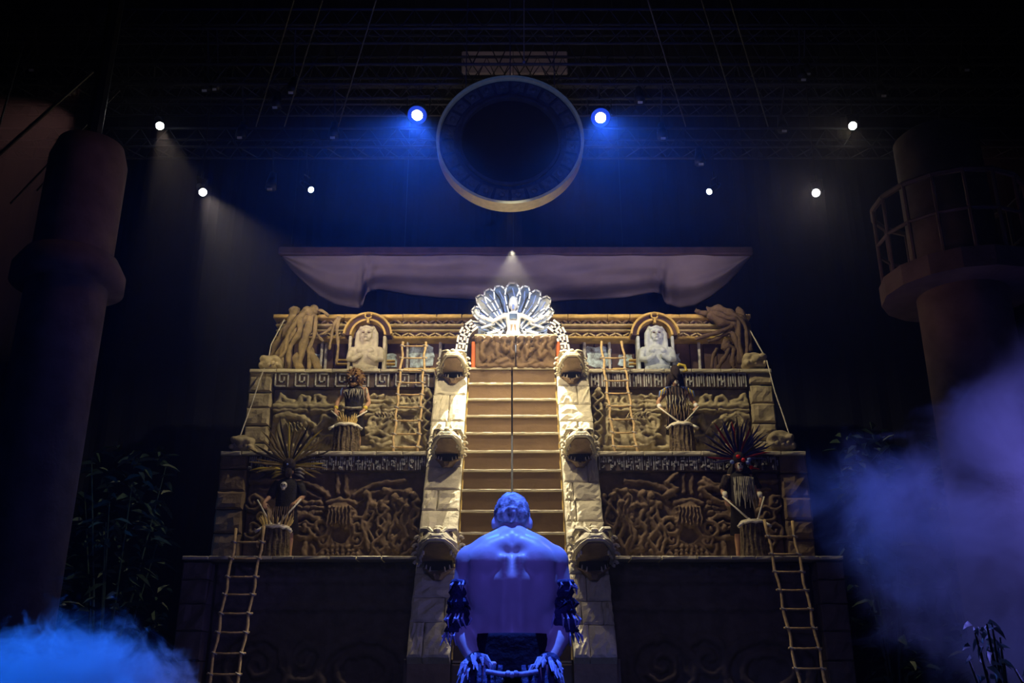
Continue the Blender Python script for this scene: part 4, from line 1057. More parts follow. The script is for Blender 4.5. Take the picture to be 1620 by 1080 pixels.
def drum(label, px0, px1, pyt, pyb, Y, zb_, fringe=False, hide_back=True):
    x0, x1 = Xp(px0, pyb, Y), Xp(px1, pyb, Y); x = (x0 + x1) / 2; r = (x1 - x0) / 2; zt_ = Zp(pyt, Y - r)
    t = thing('log_drum', label, 'drum', (x, Y, zb_), 'log drums on the pyramid ledges')
    n_ = 12; seg = 40; vs = []; fs = []; rnd = random.Random(int(px0)); ph = [rnd.uniform(-1, 1) for _ in range(seg)]
    for i in range(n_ + 1):
        q = i / n_; z = zb_ + (zt_ - zb_) * q; rr = r * (1.12 - .30 * q + .14 * q * q)
        for k in range(seg):
            an = 2 * math.pi * k / seg
            d = 1 + .055 * ph[k] * (1 if (i + k) % 5 else .3) + .03 * noise.noise(Vector((math.cos(an) * 3, math.sin(an) * 3, z * 5)))
            vs.append((x + rr * d * math.cos(an), Y + rr * d * math.sin(an), z))
    for i in range(n_):
        for k in range(seg): fs.append((i * seg + k, i * seg + (k + 1) % seg, (i + 1) * seg + (k + 1) % seg, (i + 1) * seg + k))
    fs.append(tuple(reversed(range(seg)))); fs.append(tuple(n_ * seg + k for k in range(seg)))
    part('bark_shell', MB().add(vs, fs), 'bark', t)
    for k in range(18):
        an = 2 * math.pi * k / 18 + .1; pts = [(x + r * (1.14 - .30 * q + .14 * q * q) * math.cos(an + .05 * math.sin(q * 9 + k)), Y + r * (1.14 - .30 * q + .14 * q * q) * math.sin(an + .05 * math.sin(q * 9 + k)), zb_ + (zt_ - zb_) * q * .97) for q in [j / 6 for j in range(7)]]
        part('bark_ridge', MB().tube(pts, .022, 5), 'bark', t)
    rt = r * 1.02
    part('drumhead', MB().loft([((x, Y, zt_ - .02), (rt, 0, 0), (0, rt, 0)), ((x, Y, zt_ + .03), (rt, 0, 0), (0, rt, 0)), ((x, Y, zt_ + .045), (rt * .9, 0, 0), (0, rt * .9, 0))], 28), 'hide', t, True)
    part('rope_ring', MB().tube([(x + rt * 1.03 * math.cos(R(k * 15)), Y + rt * 1.03 * math.sin(R(k * 15)), zt_ - .01 + .012 * math.sin(k * 2)) for k in range(25)], .024, 7, wob=.3), 'bone', t, True)
    for s in (-1, 1): part('peg', MB().tube([(x + s * rt * .9, Y - rt * .6, zt_ - .02), (x + s * (rt + .08), Y - rt * .7, zt_ - .09)], [.024, .032], 7), 'bone', t, True)
    if fringe:
        for k in range(20):
            an = 2 * math.pi * k / 20; rq = rt * (.5 if fringe == 1 else .92)
            p = Vector((x + rq * math.cos(an), Y + rq * math.sin(an), zt_ + .04)); q = p + Vector((math.cos(an) * .08, math.sin(an) * .08 - .02, .17 + .05 * math.sin(k * 5)))
            part('raffia_tuft', MB().tube([p, p.lerp(q, .6), q], [.012, .022, .006], 5), 'raffia', t)
    return x, r, zt_, t
def drumstick(label, a, b):
    o = part('drumstick', MB().tube([a, Vector(a).lerp(Vector(b), .5), b], [.016, .015, .02], 8).ball(b, .028), 'bone', None, True)
    return tag(o, label, 'drumstick', 'drumsticks in the drummers\' hands')

def sleeve(V, a, b, r0, r1, seed=0):
    a, b = V(a), V(b); return MB().tube([a, a.lerp(b, .35), a.lerp(b, .7), b], [r0, r0 * 1.05, (r0 + r1) / 2, r1], 10, wob=.3)

# fur-masked drummer (upper left)
def drummerA():
    Yd = 18.62; x, r, zt_, _ = drum('bark covered log drum with straw tuft in front of the fur-masked drummer', 527, 566, 670, 715, Yd, Z2, 1)
    L = (Xp(556, 700, 18.98), 18.98, Z2); h = 1.07
    t = thing('person', 'drummer in a shaggy yellow-brown fur mask and black tunic at the upper ledge', 'person', L)
    wl = (-.30, -.26, .93); wr = (.24, -.26, .93)
    g, V, Hd = human(L, dict(el=(-.31, -.04, 1.15), er=(.30, -.02, 1.15), wl=wl, wr=wr, hand_l=(.3, -.5, -.6), hand_r=(-.3, -.5, -.6), sl=(-.20, .03, 1.42), sr=(.20, .03, 1.42)), H=h)
    me = bake(g, .013, 3); shift(me, L); link('body', me, 'skin', t)
    part('tunic', cloth_loft(V, [((0, .02, .52), .27, .20), ((0, .02, .80), .22, .17), ((0, .02, 1.05), .18, .135), ((0, .02, 1.30), .21, .15), ((0, .02, 1.44), .19, .125), ((0, .03, 1.50), .09, .08)]), 'black_cloth', t, True)
    part('chest_fringe', strips(lambda q: (V((-.2 + .4 * q, -.15 + .3 * (q - .5) ** 2, 1.40)), (0, -1, 0)), 13, .22, .014, 3), 'fringe_pale', t, kind='stuff')
    for s in (-1, 1): part('shoulder_fringe', strips(lambda q: (V((s * .23, -.08 + .16 * q, 1.44)), (s, -.3, 0)), 7, .24, .016, 5 + s), 'bead_blue' if s < 0 else 'fringe_pale', t, kind='stuff')
    m_ = MB(); m_.ball(Hd(0, .0, .05), (.18, .17, .19), seg=14, rings=10); 
    for k in range(70):
        a = R(k * 47); e = R(-50 + (k * 29) % 130); d = Vector((math.cos(a) * math.cos(e), math.sin(a) * math.cos(e), math.sin(e))); p = Hd(0, 0, .05) + d * .17
        m_.tube([p, p + d * .06 + Vector((0, 0, -.02))], [.028, .006], 5)
    part('fur_mask', m_, 'fur', t)
    part('mask_face', MB().ball(Hd(-.02, .13, .0), (.09, .05, .10)), 'dark_fur', t, True)
    for s in (-1, 1): part('mask_eye', MB().ball(Hd(s * .04 - .02, .185, .03), .02), 'bone', t, True)
    part('mask_jaw', MB().tube([Hd(-.08, .12, -.10), Hd(-.02, .19, -.13), Hd(.05, .13, -.10)], [.03, .045, .03], 8), 'fur', t, True)
    part('sash', MB().tube([V((-.18, -.13, 1.02)), V((0, -.16, 1.0)), V((.18, -.13, 1.02))], .025, 8), 'fringe_pale', t, True)
    for s, w_ in ((-1, wl), (1, wr)):
        part('wristband', MB().tube([V(Vector(w_).lerp(Vector((s * .31, -.04, 1.15)), .12)), V(Vector(w_).lerp(Vector((s * .31, -.04, 1.15)), .34))], [.042, .048], 10), 'yellow_paint', t, True)
        hp = V(Vector(w_) + Vector((-s * .02, -.05, -.05)))
        drumstick('drumstick in the %s hand of the fur-masked drummer' % ('left-side' if s < 0 else 'right-side'), hp + Vector((s * .10, .02, .03)), Vector((x + s * .08, Yd - .1, zt_ + .10)))
drummerA()
# beaked-helmet drummer (upper right)
def drummerB():
    Yd = 18.62; x, r, zt_, _ = drum('bark covered log drum in front of the beaked-helmet drummer', 1062, 1098, 669, 713, Yd, Z2)
    L = (Xp(1074, 700, 18.98), 18.98, Z2); h = 1.06
    t = thing('person', 'drummer in a dark beaked helmet with gold crest and shaggy vest at the upper ledge', 'person', L)
    wl = (-.36, -.20, 1.00); wr = (.36, -.20, 1.02); el = (-.36, 0, 1.18); er = (.34, 0, 1.18)
    g, V, Hd = human(L, dict(el=el, er=er, wl=wl, wr=wr, hand_l=(.6, -.5, -.5), hand_r=(-.6, -.5, -.5)), H=h)
    me = bake(g, .013, 3); shift(me, L); link('body', me, 'skin', t)
    part('tunic', cloth_loft(V, [((0, .02, .55), .25, .19), ((0, .02, .95), .19, .14), ((0, .02, 1.30), .21, .15), ((0, .02, 1.44), .19, .125), ((0, .03, 1.50), .09, .08)]), 'black_cloth', t, True)
    for r_ in range(3): part('chest_fringe', strips(lambda q: (V((-.24 + .48 * q, -.17 + .35 * (q - .5) ** 2, 1.44 - .16 * r_)), (0, -1, 0)), 8, .30, .017, 31 + r_), ['root_dark', 'fringe_pale', 'root'][r_], t, kind='stuff')
    part('waist_fringe', strips(lambda q: (V((-.24 + .48 * q, -.17, 1.0)), (0, -1, 0)), 6, .40, .018, 38), 'root_dark', t, kind='stuff')
    hm = MB(); hm.ball(Hd(0, -.03, .06), (.13, .16, .16), seg=14, rings=10)
    hm.tube([Hd(0, -.10, .22), Hd(0, .02, .22), Hd(0, .16, .12), Hd(0, .25, .0)], [.06, .10, .085, .02], 10)
    for s in (-1, 1): hm.tube([Hd(s * .10, -.02, .12), Hd(s * .13, .0, -.05), Hd(s * .16, -.03, -.20)], [.05, .06, .05], 8)
    part('helmet', hm, 'dark_fur', t, True)
    part('crest', MB().tube([Hd(.02, -.02, .24), Hd(.10, -.03, .33), Hd(.20, -.02, .30), Hd(.24, 0, .20), Hd(.16, .0, .18)], [.025, .035, .035, .025, .015], 8), 'yellow_paint', t, True)
    part('face_paint', MB().ball(Hd(.01, .095, -.04), (.045, .02, .05)), 'bone', t, True)
    for s in (-1, 1):
        for k in range(5): part('shoulder_feather', MB().tube([V((s * (.10 + .03 * k), -.05, 1.48 - .01 * k)), V((s * (.20 + .03 * k), -.09, 1.44 - .02 * k)), V((s * (.23 + .03 * k), -.10, 1.33 - .02 * k))], [.014, .03, .008], 6), 'yellow_paint' if k % 2 else 'bead_blue', t, True)
    for s, w_, e_ in ((-1, wl, el), (1, wr, er)):
        part('wristband', MB().tube([V(Vector(w_).lerp(Vector(e_), .08)), V(Vector(w_).lerp(Vector(e_), .42))], [.042, .05], 10), 'white_paint', t, True)
        hp = V(Vector(w_) + Vector((-s * .04, -.06, -.04)))
        drumstick('drumstick in the %s hand of the beaked-helmet drummer' % ('left-side' if s < 0 else 'right-side'), hp + Vector((s * .08, .02, .05)), Vector((x + s * .07, Yd - .12, zt_ + .06)))
drummerB()

def feather_fan(t, ctr, specs, base_r=.10):
    """specs: (angle deg from +x ccw, length, width, material)"""
    hdp = part('headdress_cap', MB().ball(ctr, (.13, .13, .14)), 'dark_fur', t, True)
    for i, (an, ln, wd, m_) in enumerate(specs):
        a = R(an); u = Vector((math.cos(a), .15 * math.sin(i * 3.1) - .05, math.sin(a))); p0 = Vector(ctr) + u * base_r
        v = Vector((-u.z, 0, u.x)); pts = [p0, p0 + u * ln * .4 + v * .01, p0 + u * ln * .75 + v * .02 * math.sin(i), p0 + u * ln]
        part('feather', MB().tube(pts, [.012, wd, wd * .8, .003], 6, flat=.35, ref=(0, 1, 0)), m_, hdp)
# yellow feather drummer (lower left)
def drummerC():
    Yd = 17.35; x, r, zt_, _ = drum('bark covered log drum with straw tufts in front of the yellow feather headdress drummer', 411, 454, 832, 880, Yd, Z1, 2)
    L = (Xp(447, 870, 17.72), 17.72, Z1); h = 1.03
    t = thing('person', 'drummer in black with a skull pendant and spiky yellow-black feather headdress', 'person', L)
    wl = (-.35, -.24, 1.00); wr = (.22, -.24, 1.02); el = (-.30, -.02, 1.16); er = (.31, -.02, 1.16)
    g, V, Hd = human(L, dict(el=el, er=er, wl=wl, wr=wr, hand_l=(.4, -.5, -.6), hand_r=(-.5, -.5, -.5)), H=h)
    me = bake(g, .013, 3); shift(me, L); link('body', me, 'skin', t)
    tn = cloth_loft(V, [((0, .02, .50), .27, .20), ((0, .02, .95), .20, .15), ((0, .02, 1.30), .22, .16), ((0, .02, 1.44), .20, .13), ((0, .03, 1.50), .09, .08)])
    part('tunic', tn, 'black_cloth', t, True)
    for s, e_ in ((-1, el), (1, er)): part('sleeve', sleeve(V, (s * .19, .03, 1.43), e_, .085, .075), 'black_cloth', t, True)
    sk = MB().ball(V((-.03, -.19, 1.33)), (.065, .04, .07)).box(V((-.03, -.20, 1.27)), (.06, .05, .05))
    part('skull_pendant', sk, 'bone', t, True)
    for s in (-1, 1): part('pendant_eye', MB().ball(V((-.03 + s * .025, -.232, 1.335)), .015), 'ring_void', t, True)
    part('face_mask', MB().ball(Hd(0, .07, -.02), (.085, .06, .11)), 'dark_fur', t, True)
    part('eye_shine', MB().ball(Hd(-.01, .10, .13), .02), 'bead_blue', t, True)
    specs = []
    for k in range(26):
        an = -25 + 230 * k / 25; ln = (.55 + .22 * math.sin(math.pi * k / 25)) * (1 + .10 * ((k * 7) % 3 - 1)); specs.append((an, ln, .028, ['feather_dark', 'feather_ochre', 'feather_dark', 'feather_ochre', 'yellow_paint'][(k * 3) % 5] if k % 6 else 'feather_ochre'))
    feather_fan(t, Hd(0, -.02, .12), specs)
    for s in (-1, 1):
        for k in range(3): part('ear_feather', MB().tube([Hd(s * .12, .05, .04 - .04 * k), Hd(s * .22, .06, .05 - .06 * k), Hd(s * .30, .05, .02 - .07 * k)], [.012, .03, .008], 6), 'yellow_paint' if s < 0 else 'fringe_pale', t, True)
    part('shin_fringe', strips(lambda q: (V((-.20 + .4 * q, -.18, .95)), (0, -1, 0)), 10, .40, .018, 77), 'root_dark', t, kind='stuff')
    for s, w_ in ((-1, wl), (1, wr)):
        hp = V(Vector(w_) + Vector((-s * .03, -.06, -.04)))
        drumstick('drumstick in the %s hand of the skull-pendant drummer' % ('left-side' if s < 0 else 'right-side'), hp + Vector((s * .14, .02, .09)), Vector((x + s * .07, Yd - .1, zt_ + .06)))
drummerC()
# blue feather drummer (lower right)
def drummerD():
    Yd = 17.35; x, r, zt_, _ = drum('bark covered log drum in front of the blue feather headdress drummer', 1176, 1214, 824, 879, Yd, Z1)
    L = (Xp(1180, 870, 17.72), 17.72, Z1); h = 1.10
    t = thing('person', 'drummer with white painted face, red beads and dark blue feather headdress', 'person', L)
    wl = (-.30, -.14, 1.02); wr = (.27, -.22, 1.00); el = (-.31, .02, 1.20); er = (.29, -.02, 1.18)
    g, V, Hd = human(L, dict(el=el, er=er, wl=wl, wr=wr, hand_l=(.1, -.3, -.9), hand_r=(-.1, -.4, -.8)), H=h)
    me = bake(g, .013, 3); shift(me, L); link('body', me, 'skin', t)
    part('tunic', cloth_loft(V, [((0, .02, .45), .26, .19), ((0, .02, .95), .20, .15), ((0, .02, 1.30), .22, .15), ((0, .02, 1.44), .22, .13), ((0, .03, 1.52), .10, .09)]), 'black_cloth', t, True)
    for r_ in range(2): part('chest_fringe', strips(lambda q: (V((-.15 + .36 * q, -.18 + .3 * (q - .5) ** 2, 1.40 - .14 * r_)), (0, -1, 0)), 12, .42, .02, 91 + r_), 'fringe_pale', t, kind='stuff')
    hr = MB()
    for s in (-1, 1):
        for k in range(5): hr.tube([Hd(s * .07, -.02 - .02 * k, .08), Hd(s * (.12 + .012 * k), -.02, -.10), Hd(s * (.15 + .02 * k), .02, -.38 - .03 * k)], [.03, .045, .02], 7)
    part('long_hair', hr, 'hair', t, True)
    for s in (-1, 1): part('sleeve', sleeve(V, (s * .20, .03, 1.43), (s * .31, 0, 1.22), .09, .075), 'dark_fur', t, True)
    part('face_paint', MB().ball(Hd(0, .085, -.02), (.055, .03, .085)), 'bone', t, True)
    for s in (-1, 1): part('eye_paint', MB().ball(Hd(s * .025, .115, .015), .017), 'ring_void', t, True)
    part('mouth_paint', MB().ball(Hd(0, .118, -.065), (.03, .012, .012)), 'feather_red', t, True)
    for (a, b, c_, m_) in ((-.03, .10, .15, 'bead_red'), (.05, .11, .09, 'bead_red'), (-.13, .06, .06, 'bead_blue'), (.14, .06, .05, 'bead_blue'), (.20, .05, -.03, 'bead_red'), (.17, .05, .10, 'bead_blue')):
        part('bead', MB().ball(Hd(a, b, c_), (.045, .035, .04)), m_, t, True)
    specs = []
    for k in range(34):
        an = 0 + 185 * k / 33; ln = (.50 + .16 * math.sin(math.pi * k / 33)) * (1 + .13 * ((k * 5) % 3 - 1)); specs.append((an, ln, .026, ['feather_blue', 'feather_blue', 'feather_dark', 'feather_blue', 'feather_red'][(k * 2) % 5] if k % 7 else 'feather_blue'))
    feather_fan(t, Hd(0, -.02, .12), specs)
    part('bone_quill', MB().tube([Hd(.22, .04, -.03), Hd(.34, .03, -.06)], [.02, .008], 6), 'feather_red', t)
    for s, w_ in ((-1, wl), (1, wr)):
        part('wristband', MB().tube([V(Vector(w_) + Vector((0, .02, .03))), V(Vector(w_) + Vector((0, .06, .12)))], [.042, .048], 10), 'bone', t, True)
        hp = V(Vector(w_) + Vector((0, -.05, -.05)))
        drumstick('drumstick in the %s hand of the blue feather headdress drummer' % ('left-side' if s < 0 else 'right-side'), hp + Vector((s * .06, .04, .10)), Vector((x + s * .08, Yd - .1, zt_ + .05)))
drummerD()

# the king with outstretched arms
def king():
    Yk = 19.98; L = (Xp(812, 510, Yk), Yk, Z3)
    t = thing('person', 'king in white standing with arms outstretched before the crystal fan', 'person', L)
    def lz(px, py, y=0): p = P(px, py, Yk + y); return (p.x - L[0], y, p.z - L[2])
    J = dict(sl=(-.19, .02, 1.47), sr=(.19, .02, 1.47), el=lz(779, 508, -.06), wl=lz(757, 499, -.18), er=lz(846, 508, -.06), wr=lz(862, 499, -.18), neck=(0, .03, 1.52), head=(0, -.01, 1.67), chest=(0, .02, 1.36), pelvis=(0, .02, .98), hand_l=(-.5, -.2, .8), hand_r=(.7, -.2, .5), palm_l=(0, -1, 0), palm_r=(0, -1, 0), look=(0, -1, -.25))
    g, V, Hd = human(L, J, H=1.0, grip=.5)
    me = bake(g, .013, 3); shift(me, L); link('body', me, 'skin_pale', t)
    part('helmet', MB().loft([(Hd(0, 0, -.02), (.105, 0, 0), (0, .115, 0)), (Hd(0, 0, .06), (.11, 0, 0), (0, .12, 0)), (Hd(0, 0, .15), (.095, 0, 0), (0, .10, 0)), (Hd(0, 0, .22), (.05, 0, 0), (0, .055, 0))], 16), 'white_paint', t, True)
    part('face_plate', MB().cbox(Hd(0, .115, -.02), (.05, .03, .12), .01), 'bead_blue', t)
    part('collar', MB().loft([(V((0, .02, 1.40)), (.15, 0, 0), (0, .13, 0)), (V((0, .02, 1.50)), (.16, 0, 0), (0, .12, 0)), (V((0, .03, 1.55)), (.08, 0, 0), (0, .08, 0))], 16), 'white_paint', t, True)
    part('chest_plate', MB().cbox(V((0, -.14, 1.38)), (.17, .04, .14), .02), 'crystal', t)
    part('loincloth', cloth_loft(V, [((0, .02, .55), .17, .13), ((0, .02, .90), .19, .15), ((0, .02, 1.05), .165, .12)]), 'white_paint', t, True)
    for s in (-1, 1):
        for k in range(2): part('belt_strap', MB().tube([V((s * .05, -.125, 1.06)), V((s * (.02 + .03 * k), -.125, 1.20))], .012, 6), 'sandstone_brown', t)
        w_, e_ = (J['wl'], J['el']) if s < 0 else (J['wr'], J['er'])
        part('armband', MB().tube([V(Vector(w_).lerp(Vector(e_), .15)), V(Vector(w_).lerp(Vector(e_), .45))], [.045, .05], 10), 'white_paint', t, True)
king()

# ------------------------------------------------------------------ bare-backed man in front
def man():
    Ym = 4.10; L = (0.0, Ym, 0.0)
    t = thing('person', 'bare-backed man seen from behind with bowed head, dark sleeves and trousers', 'person', L)
    # facing +y : local y positive = backwards (towards camera) -> V uses f=-1
    def bk(g, V):
        # shoulder blades, spine furrow sides, lats
        for s in (-1, 1):
            g.ball(V((s * .100, .098, 1.335)), (.082, .042, .080), seg=16, rings=12)
            g.ball(V((s * .120, .075, 1.25)), (.070, .060, .13), seg=16, rings=12)
            g.tube([V((s * .030, .128, 1.36)), V((s * .032, .120, 1.20)), V((s * .034, .108, 1.02))], [.022, .030, .030], 10)
            g.tube([V((s * .015, -.03, 1.475)), V((s * .055, .005, 1.432)), V((s * .11, .03, 1.402)), V((s * .165, .035, 1.365))], [.040, .054, .054, .050], 14)
            g.ball(V((0, .035, 1.415)), (.05, .06, .07), seg=14, rings=10)
            g.tube([V((s * .02, .055, 1.41)), V((s * .09, .07, 1.38)), V((s * .16, .052, 1.345))], [.055, .058, .048], 14)
            g.ball(V((s * .182, .022, 1.332)), (.058, .064, .085), seg=14, rings=10)
            g.tube([V((s * .15, .05, 1.30)), V((s * .14, .045, 1.18)), V((s * .125, .04, 1.05))], [.055, .05, .045], 12)
            g.tube([V((s * .015, -.025, 1.48)), V((s * .03, .03, 1.44)), V((s * .05, .07, 1.39))], [.028, .034, .034], 10)
    J = dict(pelvis=(0, .03, .93), chest=(0, .03, 1.27), neck=(0, -.015, 1.445), head=(0, -.100, 1.527), sl=(-.176, .02, 1.350), sr=(.176, .02, 1.350),
             el=(-.222, .030, 1.09), er=(.222, .030, 1.09), wl=(-.140, .125, .925), wr=(.140, .125, .925), hand_l=(.65, .35, -.6), hand_r=(-.65, .35, -.6), palm_l=(.3, -1, .3), palm_r=(-.3, -1, .3),
             hl=(-.09, .02, .88), hr=(.09, .02, .88), kl=(-.10, -.02, .48), kr=(.10, -.02, .48), al=(-.11, .02, .09), ar=(.11, .02, .09), look=(0, -1, -.62), shw=.172, waist=.142, hipw=.155)
    g, V, Hd = human(L, J, face=1, grip=.8, back=bk)
    me = bake(g, .0075, 14, .7); shift(me, L); link('body', me, 'skin_man', t)
    # hair: a cap over the skull down to the nape
    hm = MB()
    fw = Vector(J['look']).normalized(); up = (Vector((0, 0, 1)) - fw * fw.z).normalized()
    Rt, Fw, Up = V((1, 0, 0)) - Vector(L), V(fw) - Vector(L), V(up) - Vector(L)
    rot = Matrix((Rt, Fw, Up)).transposed()
    hm.ball(Hd(0, -.018, .036), (.080, .100, .094), rot, 22, 16)
    hm.ball(Hd(0, -.055, .0), (.070, .052, .052), rot, 16, 12)
    hm.tube([Hd(0, -.095, -.005), Hd(.002, -.088, -.04), Hd(-.004, -.080, -.062)], [.030, .018, .007], 10)
    me = bake(hm, .006, 2)
    for v in me.vertices:
        q = v.co; v.co = q + v.normal * (.0035 * noise.noise(q * 45) + .0025 * noise.noise(q * 110))
    shift(me, L); link('hair', me, 'hair_man', t)
    # dark torn sleeves
    for s in (-1, 1):
        a, b = V((s * .193, .024, 1.262)), V((s * .219, .034, 1.055)); g = MB(); n_ = 16
        pts = [a.lerp(b, k / n_) for k in range(n_ + 1)]
        g.tube(pts, [.061 - .010 * k / n_ + .006 * math.sin(k * 2.1) for k in range(n_ + 1)], 22, wob=.22)
        part('sleeve', g, 'navy_cloth', t, True)
        rnd = random.Random(4 + s)
        for ring, (q, ln) in enumerate(((.0, .045), (.32, .05), (.62, .06), (.95, .055))):
            for k in range(15):
                an = 2 * math.pi * k / 15 + rnd.uniform(-.2, .2); c_ = a.lerp(b, q); d = Vector((math.cos(an), math.sin(an), 0)); p = c_ + d * (.060 - .010 * q)
                part('fray_tuft', MB().tube([p, p + d * .010 + Vector((rnd.uniform(-.012, .012), 0, -.4 * ln)), p + d * .006 + Vector((rnd.uniform(-.02, .02), 0, -ln * rnd.uniform(.6, 1.2)))], [.003, .006, .0015], 5), 'fray' if ring != 1 else 'navy_cloth', t)
    # high dark trousers
    secs = [((0, .03, .80), .165, .135), ((0, .03, .90), .168, .142), ((0, .03, .97), .158, .138), ((0, .03, 1.035), .150, .132), ((0, .03, 1.052), .149, .130)]
    part('trousers', cloth_loft(V, secs, 28), 'dark_trousers', t, True)
    for s in (-1, 1):
        part('trouser_leg', MB().tube([V((s * .09, .03, .88)), V((s * .10, .0, .60)), V((s * .10, -.02, .45)), V((s * .11, .02, .12))], [.11, .095, .085, .075], 16), 'dark_trousers', t, True)
        # feather cuffs
        w_ = V(J['wl'] if s < 0 else J['wr']); e_ = V(J['el'] if s < 0 else J['er']); ax = (w_ - e_).normalized(); rnd = random.Random(9 + s)
        side = ax.cross(Vector((0, 1, 0))).normalized(); o2 = ax.cross(side)
        cf = part('wrist_cuff', MB().tube([w_ - ax * .045, w_ - ax * .02, w_ + ax * .005], [.036, .046, .038], 14, wob=.3), 'navy_cloth', t, True)
        for k in range(46):
            an = rnd.uniform(0, 2 * math.pi); d = side * math.cos(an) + o2 * math.sin(an); p = w_ - ax * rnd.uniform(-.01, .04) + d * .034; ln = rnd.uniform(.03, .065) * (1.6 if k % 9 == 0 else 1)
            q = d * .75 + ax * .55 + Vector((s * .15, 0, -.25)); q.normalize()
            part('cuff_feather', MB().tube([p, p + q * ln * .55, p + q * ln + Vector((rnd.uniform(-.01, .01), 0, -.02))], [.003, .0085, .002], 5), 'fray', cf)
        lc = MB(); 
        for k in range(5):
            x0 = s * (.045 + .026 * k); lc.tube([V((x0, .165, .93)), V((x0 + s * .01, .175, .84)), V((x0 + s * .02, .17, .70))], [.010, .016, .012], 6, flat=.5)
        part('hanging_sash', lc, 'navy_cloth', t, True)
    part('wrist_cord', MB().tube([V((-.10, .20, .905)), V((-.04, .215, .895)), V((.04, .215, .895)), V((.10, .20, .905))], .010, 8), 'fray', t, True)
    for k in range(3): part('cord_knot', MB().ball(V((-.015 + .015 * k, .222, .897 - .004 * (k % 2))), .013), 'fray', t, True)
man()
# ------------------------------------------------------------------ canopy
YC = 21.3
cn = thing('canopy', 'grey cloth canopy sagging from a long beam above the pyramid top', 'canopy', P(815, 400, YC))
p0, p1 = P(441, 398, YC), P(1190, 397, YC)
part('beam', MB().cbox(((p0 + p1) / 2), (p1.x - p0.x, .16, Zp(391, YC) - Zp(403, YC)), .03), 'beam_wood', cn)
def bottom(px):   # lower outline of the cloth in the picture
    xs_ = [444, 462, 482, 505, 530, 556, 573, 576, 583, 600, 650, 700, 760, 812, 870, 930, 990, 1036, 1048, 1052, 1075, 1100, 1125, 1150, 1170, 1188]
    ys_ = [405, 428, 448, 468, 481, 486, 488, 470, 461, 458, 468, 473, 476, 478, 477, 475, 470, 462, 466, 480, 487, 484, 470, 450, 428, 405]
    return float(np.interp(px, xs_, ys_))
nu, nv = 180, 22; vs = []; fs = []
for i in range(nu + 1):
    px = 446 + (1187 - 446) * i / nu; b = bottom(px)
    for k in range(nv + 1):
        q = k / nv; py = 402 + (b - 402) * q; Y = YC + .02 + 1.5 * q - .35 * math.sin(q * math.pi)
        Y += .04 * math.sin(px * .05 + q * 5) + .12 * noise.noise(Vector((px * .012, q * 2.5, 0))) * (1 + 2 * q)
        for kx in (577, 1048): Y += .22 * math.exp(-((px - kx) / 14) ** 2) * q * math.sin((px - kx) * .35 + q * 3)
        Y += .09 * q * math.sin(q * 17 + px * .012 + 2 * noise.noise(Vector((px * .01, 0, 5))))
        vs.append(P(px, py, Y))
for i in range(nu):
    for k in range(nv): a = i * (nv + 1) + k; fs.append((a, a + 1, a + nv + 2, a + nv + 1))
o = part('cloth', MB().add(vs, fs), 'canopy_cloth', cn, True)
md = o.modifiers.new('thick', 'SOLIDIFY'); md.thickness = .012
for px in (460, 640, 812, 985, 1170):
    a = P(px, 395, YC); part('hanging_cable', MB().tube([a, a + Vector((0, 0, 9.6))], .008, 5), 'black_metal', cn)

# ------------------------------------------------------------------ the hanging disc
YD = 16.3; zc = Zp(222, YD); xc = Xp(807, 222, YD); rp = (Xp(923, 222, YD) - Xp(690, 222, YD)) / 2
ds = thing('sun_disc', 'huge dark round calendar disc with a gold rim hanging above the pyramid', 'disc', (xc, YD, zc))
part('gold_rim', MB().disc_y((xc, YD - .10, zc), rp, .35, 96, rp - .055), 'gold', ds)
part('ring_face', MB().disc_y((xc, YD + .02, zc), rp - .05, .12, 96, rp * .68), 'ring_face', ds)
part('inner_rim', MB().disc_y((xc, YD - .05, zc), rp * .70, .12, 96, rp * .66), 'ring_face', ds)
part('dark_centre', MB().disc_y((xc, YD + .08, zc), rp * .67, .04, 64), 'ring_void', ds)
for k in range(24):
    a0 = R(k * 15 + 1.5); a1 = R(k * 15 + 13.5); g = MB(); poly = []
    for a in (a0, (a0 + a1) / 2, a1): poly.append((xc + rp * .93 * math.cos(a), zc + rp * .93 * math.sin(a)))
    for a in (a1, (a0 + a1) / 2, a0): poly.append((xc + rp * .77 * math.cos(a), zc + rp * .77 * math.sin(a)))
    g.prism(poly, YD - .03, YD + .03); am = (a0 + a1) / 2
    g.ball((xc + rp * .85 * math.cos(am), YD - .03, zc + rp * .85 * math.sin(am)), (.06, .03, .06), seg=8, rings=5)
    part('glyph_tile', g, 'ring_glyph', ds)
for s in (-1, 0, 1):
    part('hanging_cable', MB().tube([(xc + s * .9, YD + .05, zc + rp * (.8 if s else 1)), (xc + s * .9, YD + .05, 21.5)], .012, 6), 'truss_metal', ds)

# ------------------------------------------------------------------ trusses, rigging
def truss(py, Y, x0, x1, h=.5, label='', bays=None, r=.03):
    z = Zp(py, Y); t = thing('lighting_truss', label, 'truss', ((x0 + x1) / 2, Y, z), 'lighting trusses under the roof')
    for dy in (0, h):
        for dz in (0, h): part('chord', MB().tube([(x0, Y + dy, z + dz), (x1, Y + dy, z + dz)], r, 6), 'truss_metal', t)
    n_ = bays or int((x1 - x0) / .6)
    g = MB()
    for k in range(n_):
        a = x0 + (x1 - x0) * k / n_; b = x0 + (x1 - x0) * (k + 1) / n_; m_ = (a + b) / 2
        g.tube([(a, Y, z), (m_, Y, z + h), (b, Y, z)], r * .5, 4); g.tube([(a, Y + h, z), (m_, Y + h, z + h), (b, Y + h, z)], r * .5, 4)
        g.tube([(a, Y, z), (m_, Y + h, z), (b, Y, z)], r * .5, 4)
    part('bracing', g, 'truss_metal', t, kind='stuff')
    return t
truss(133, 17.0, -13, 13, .5, 'black truss just above the two bright blue lamps')
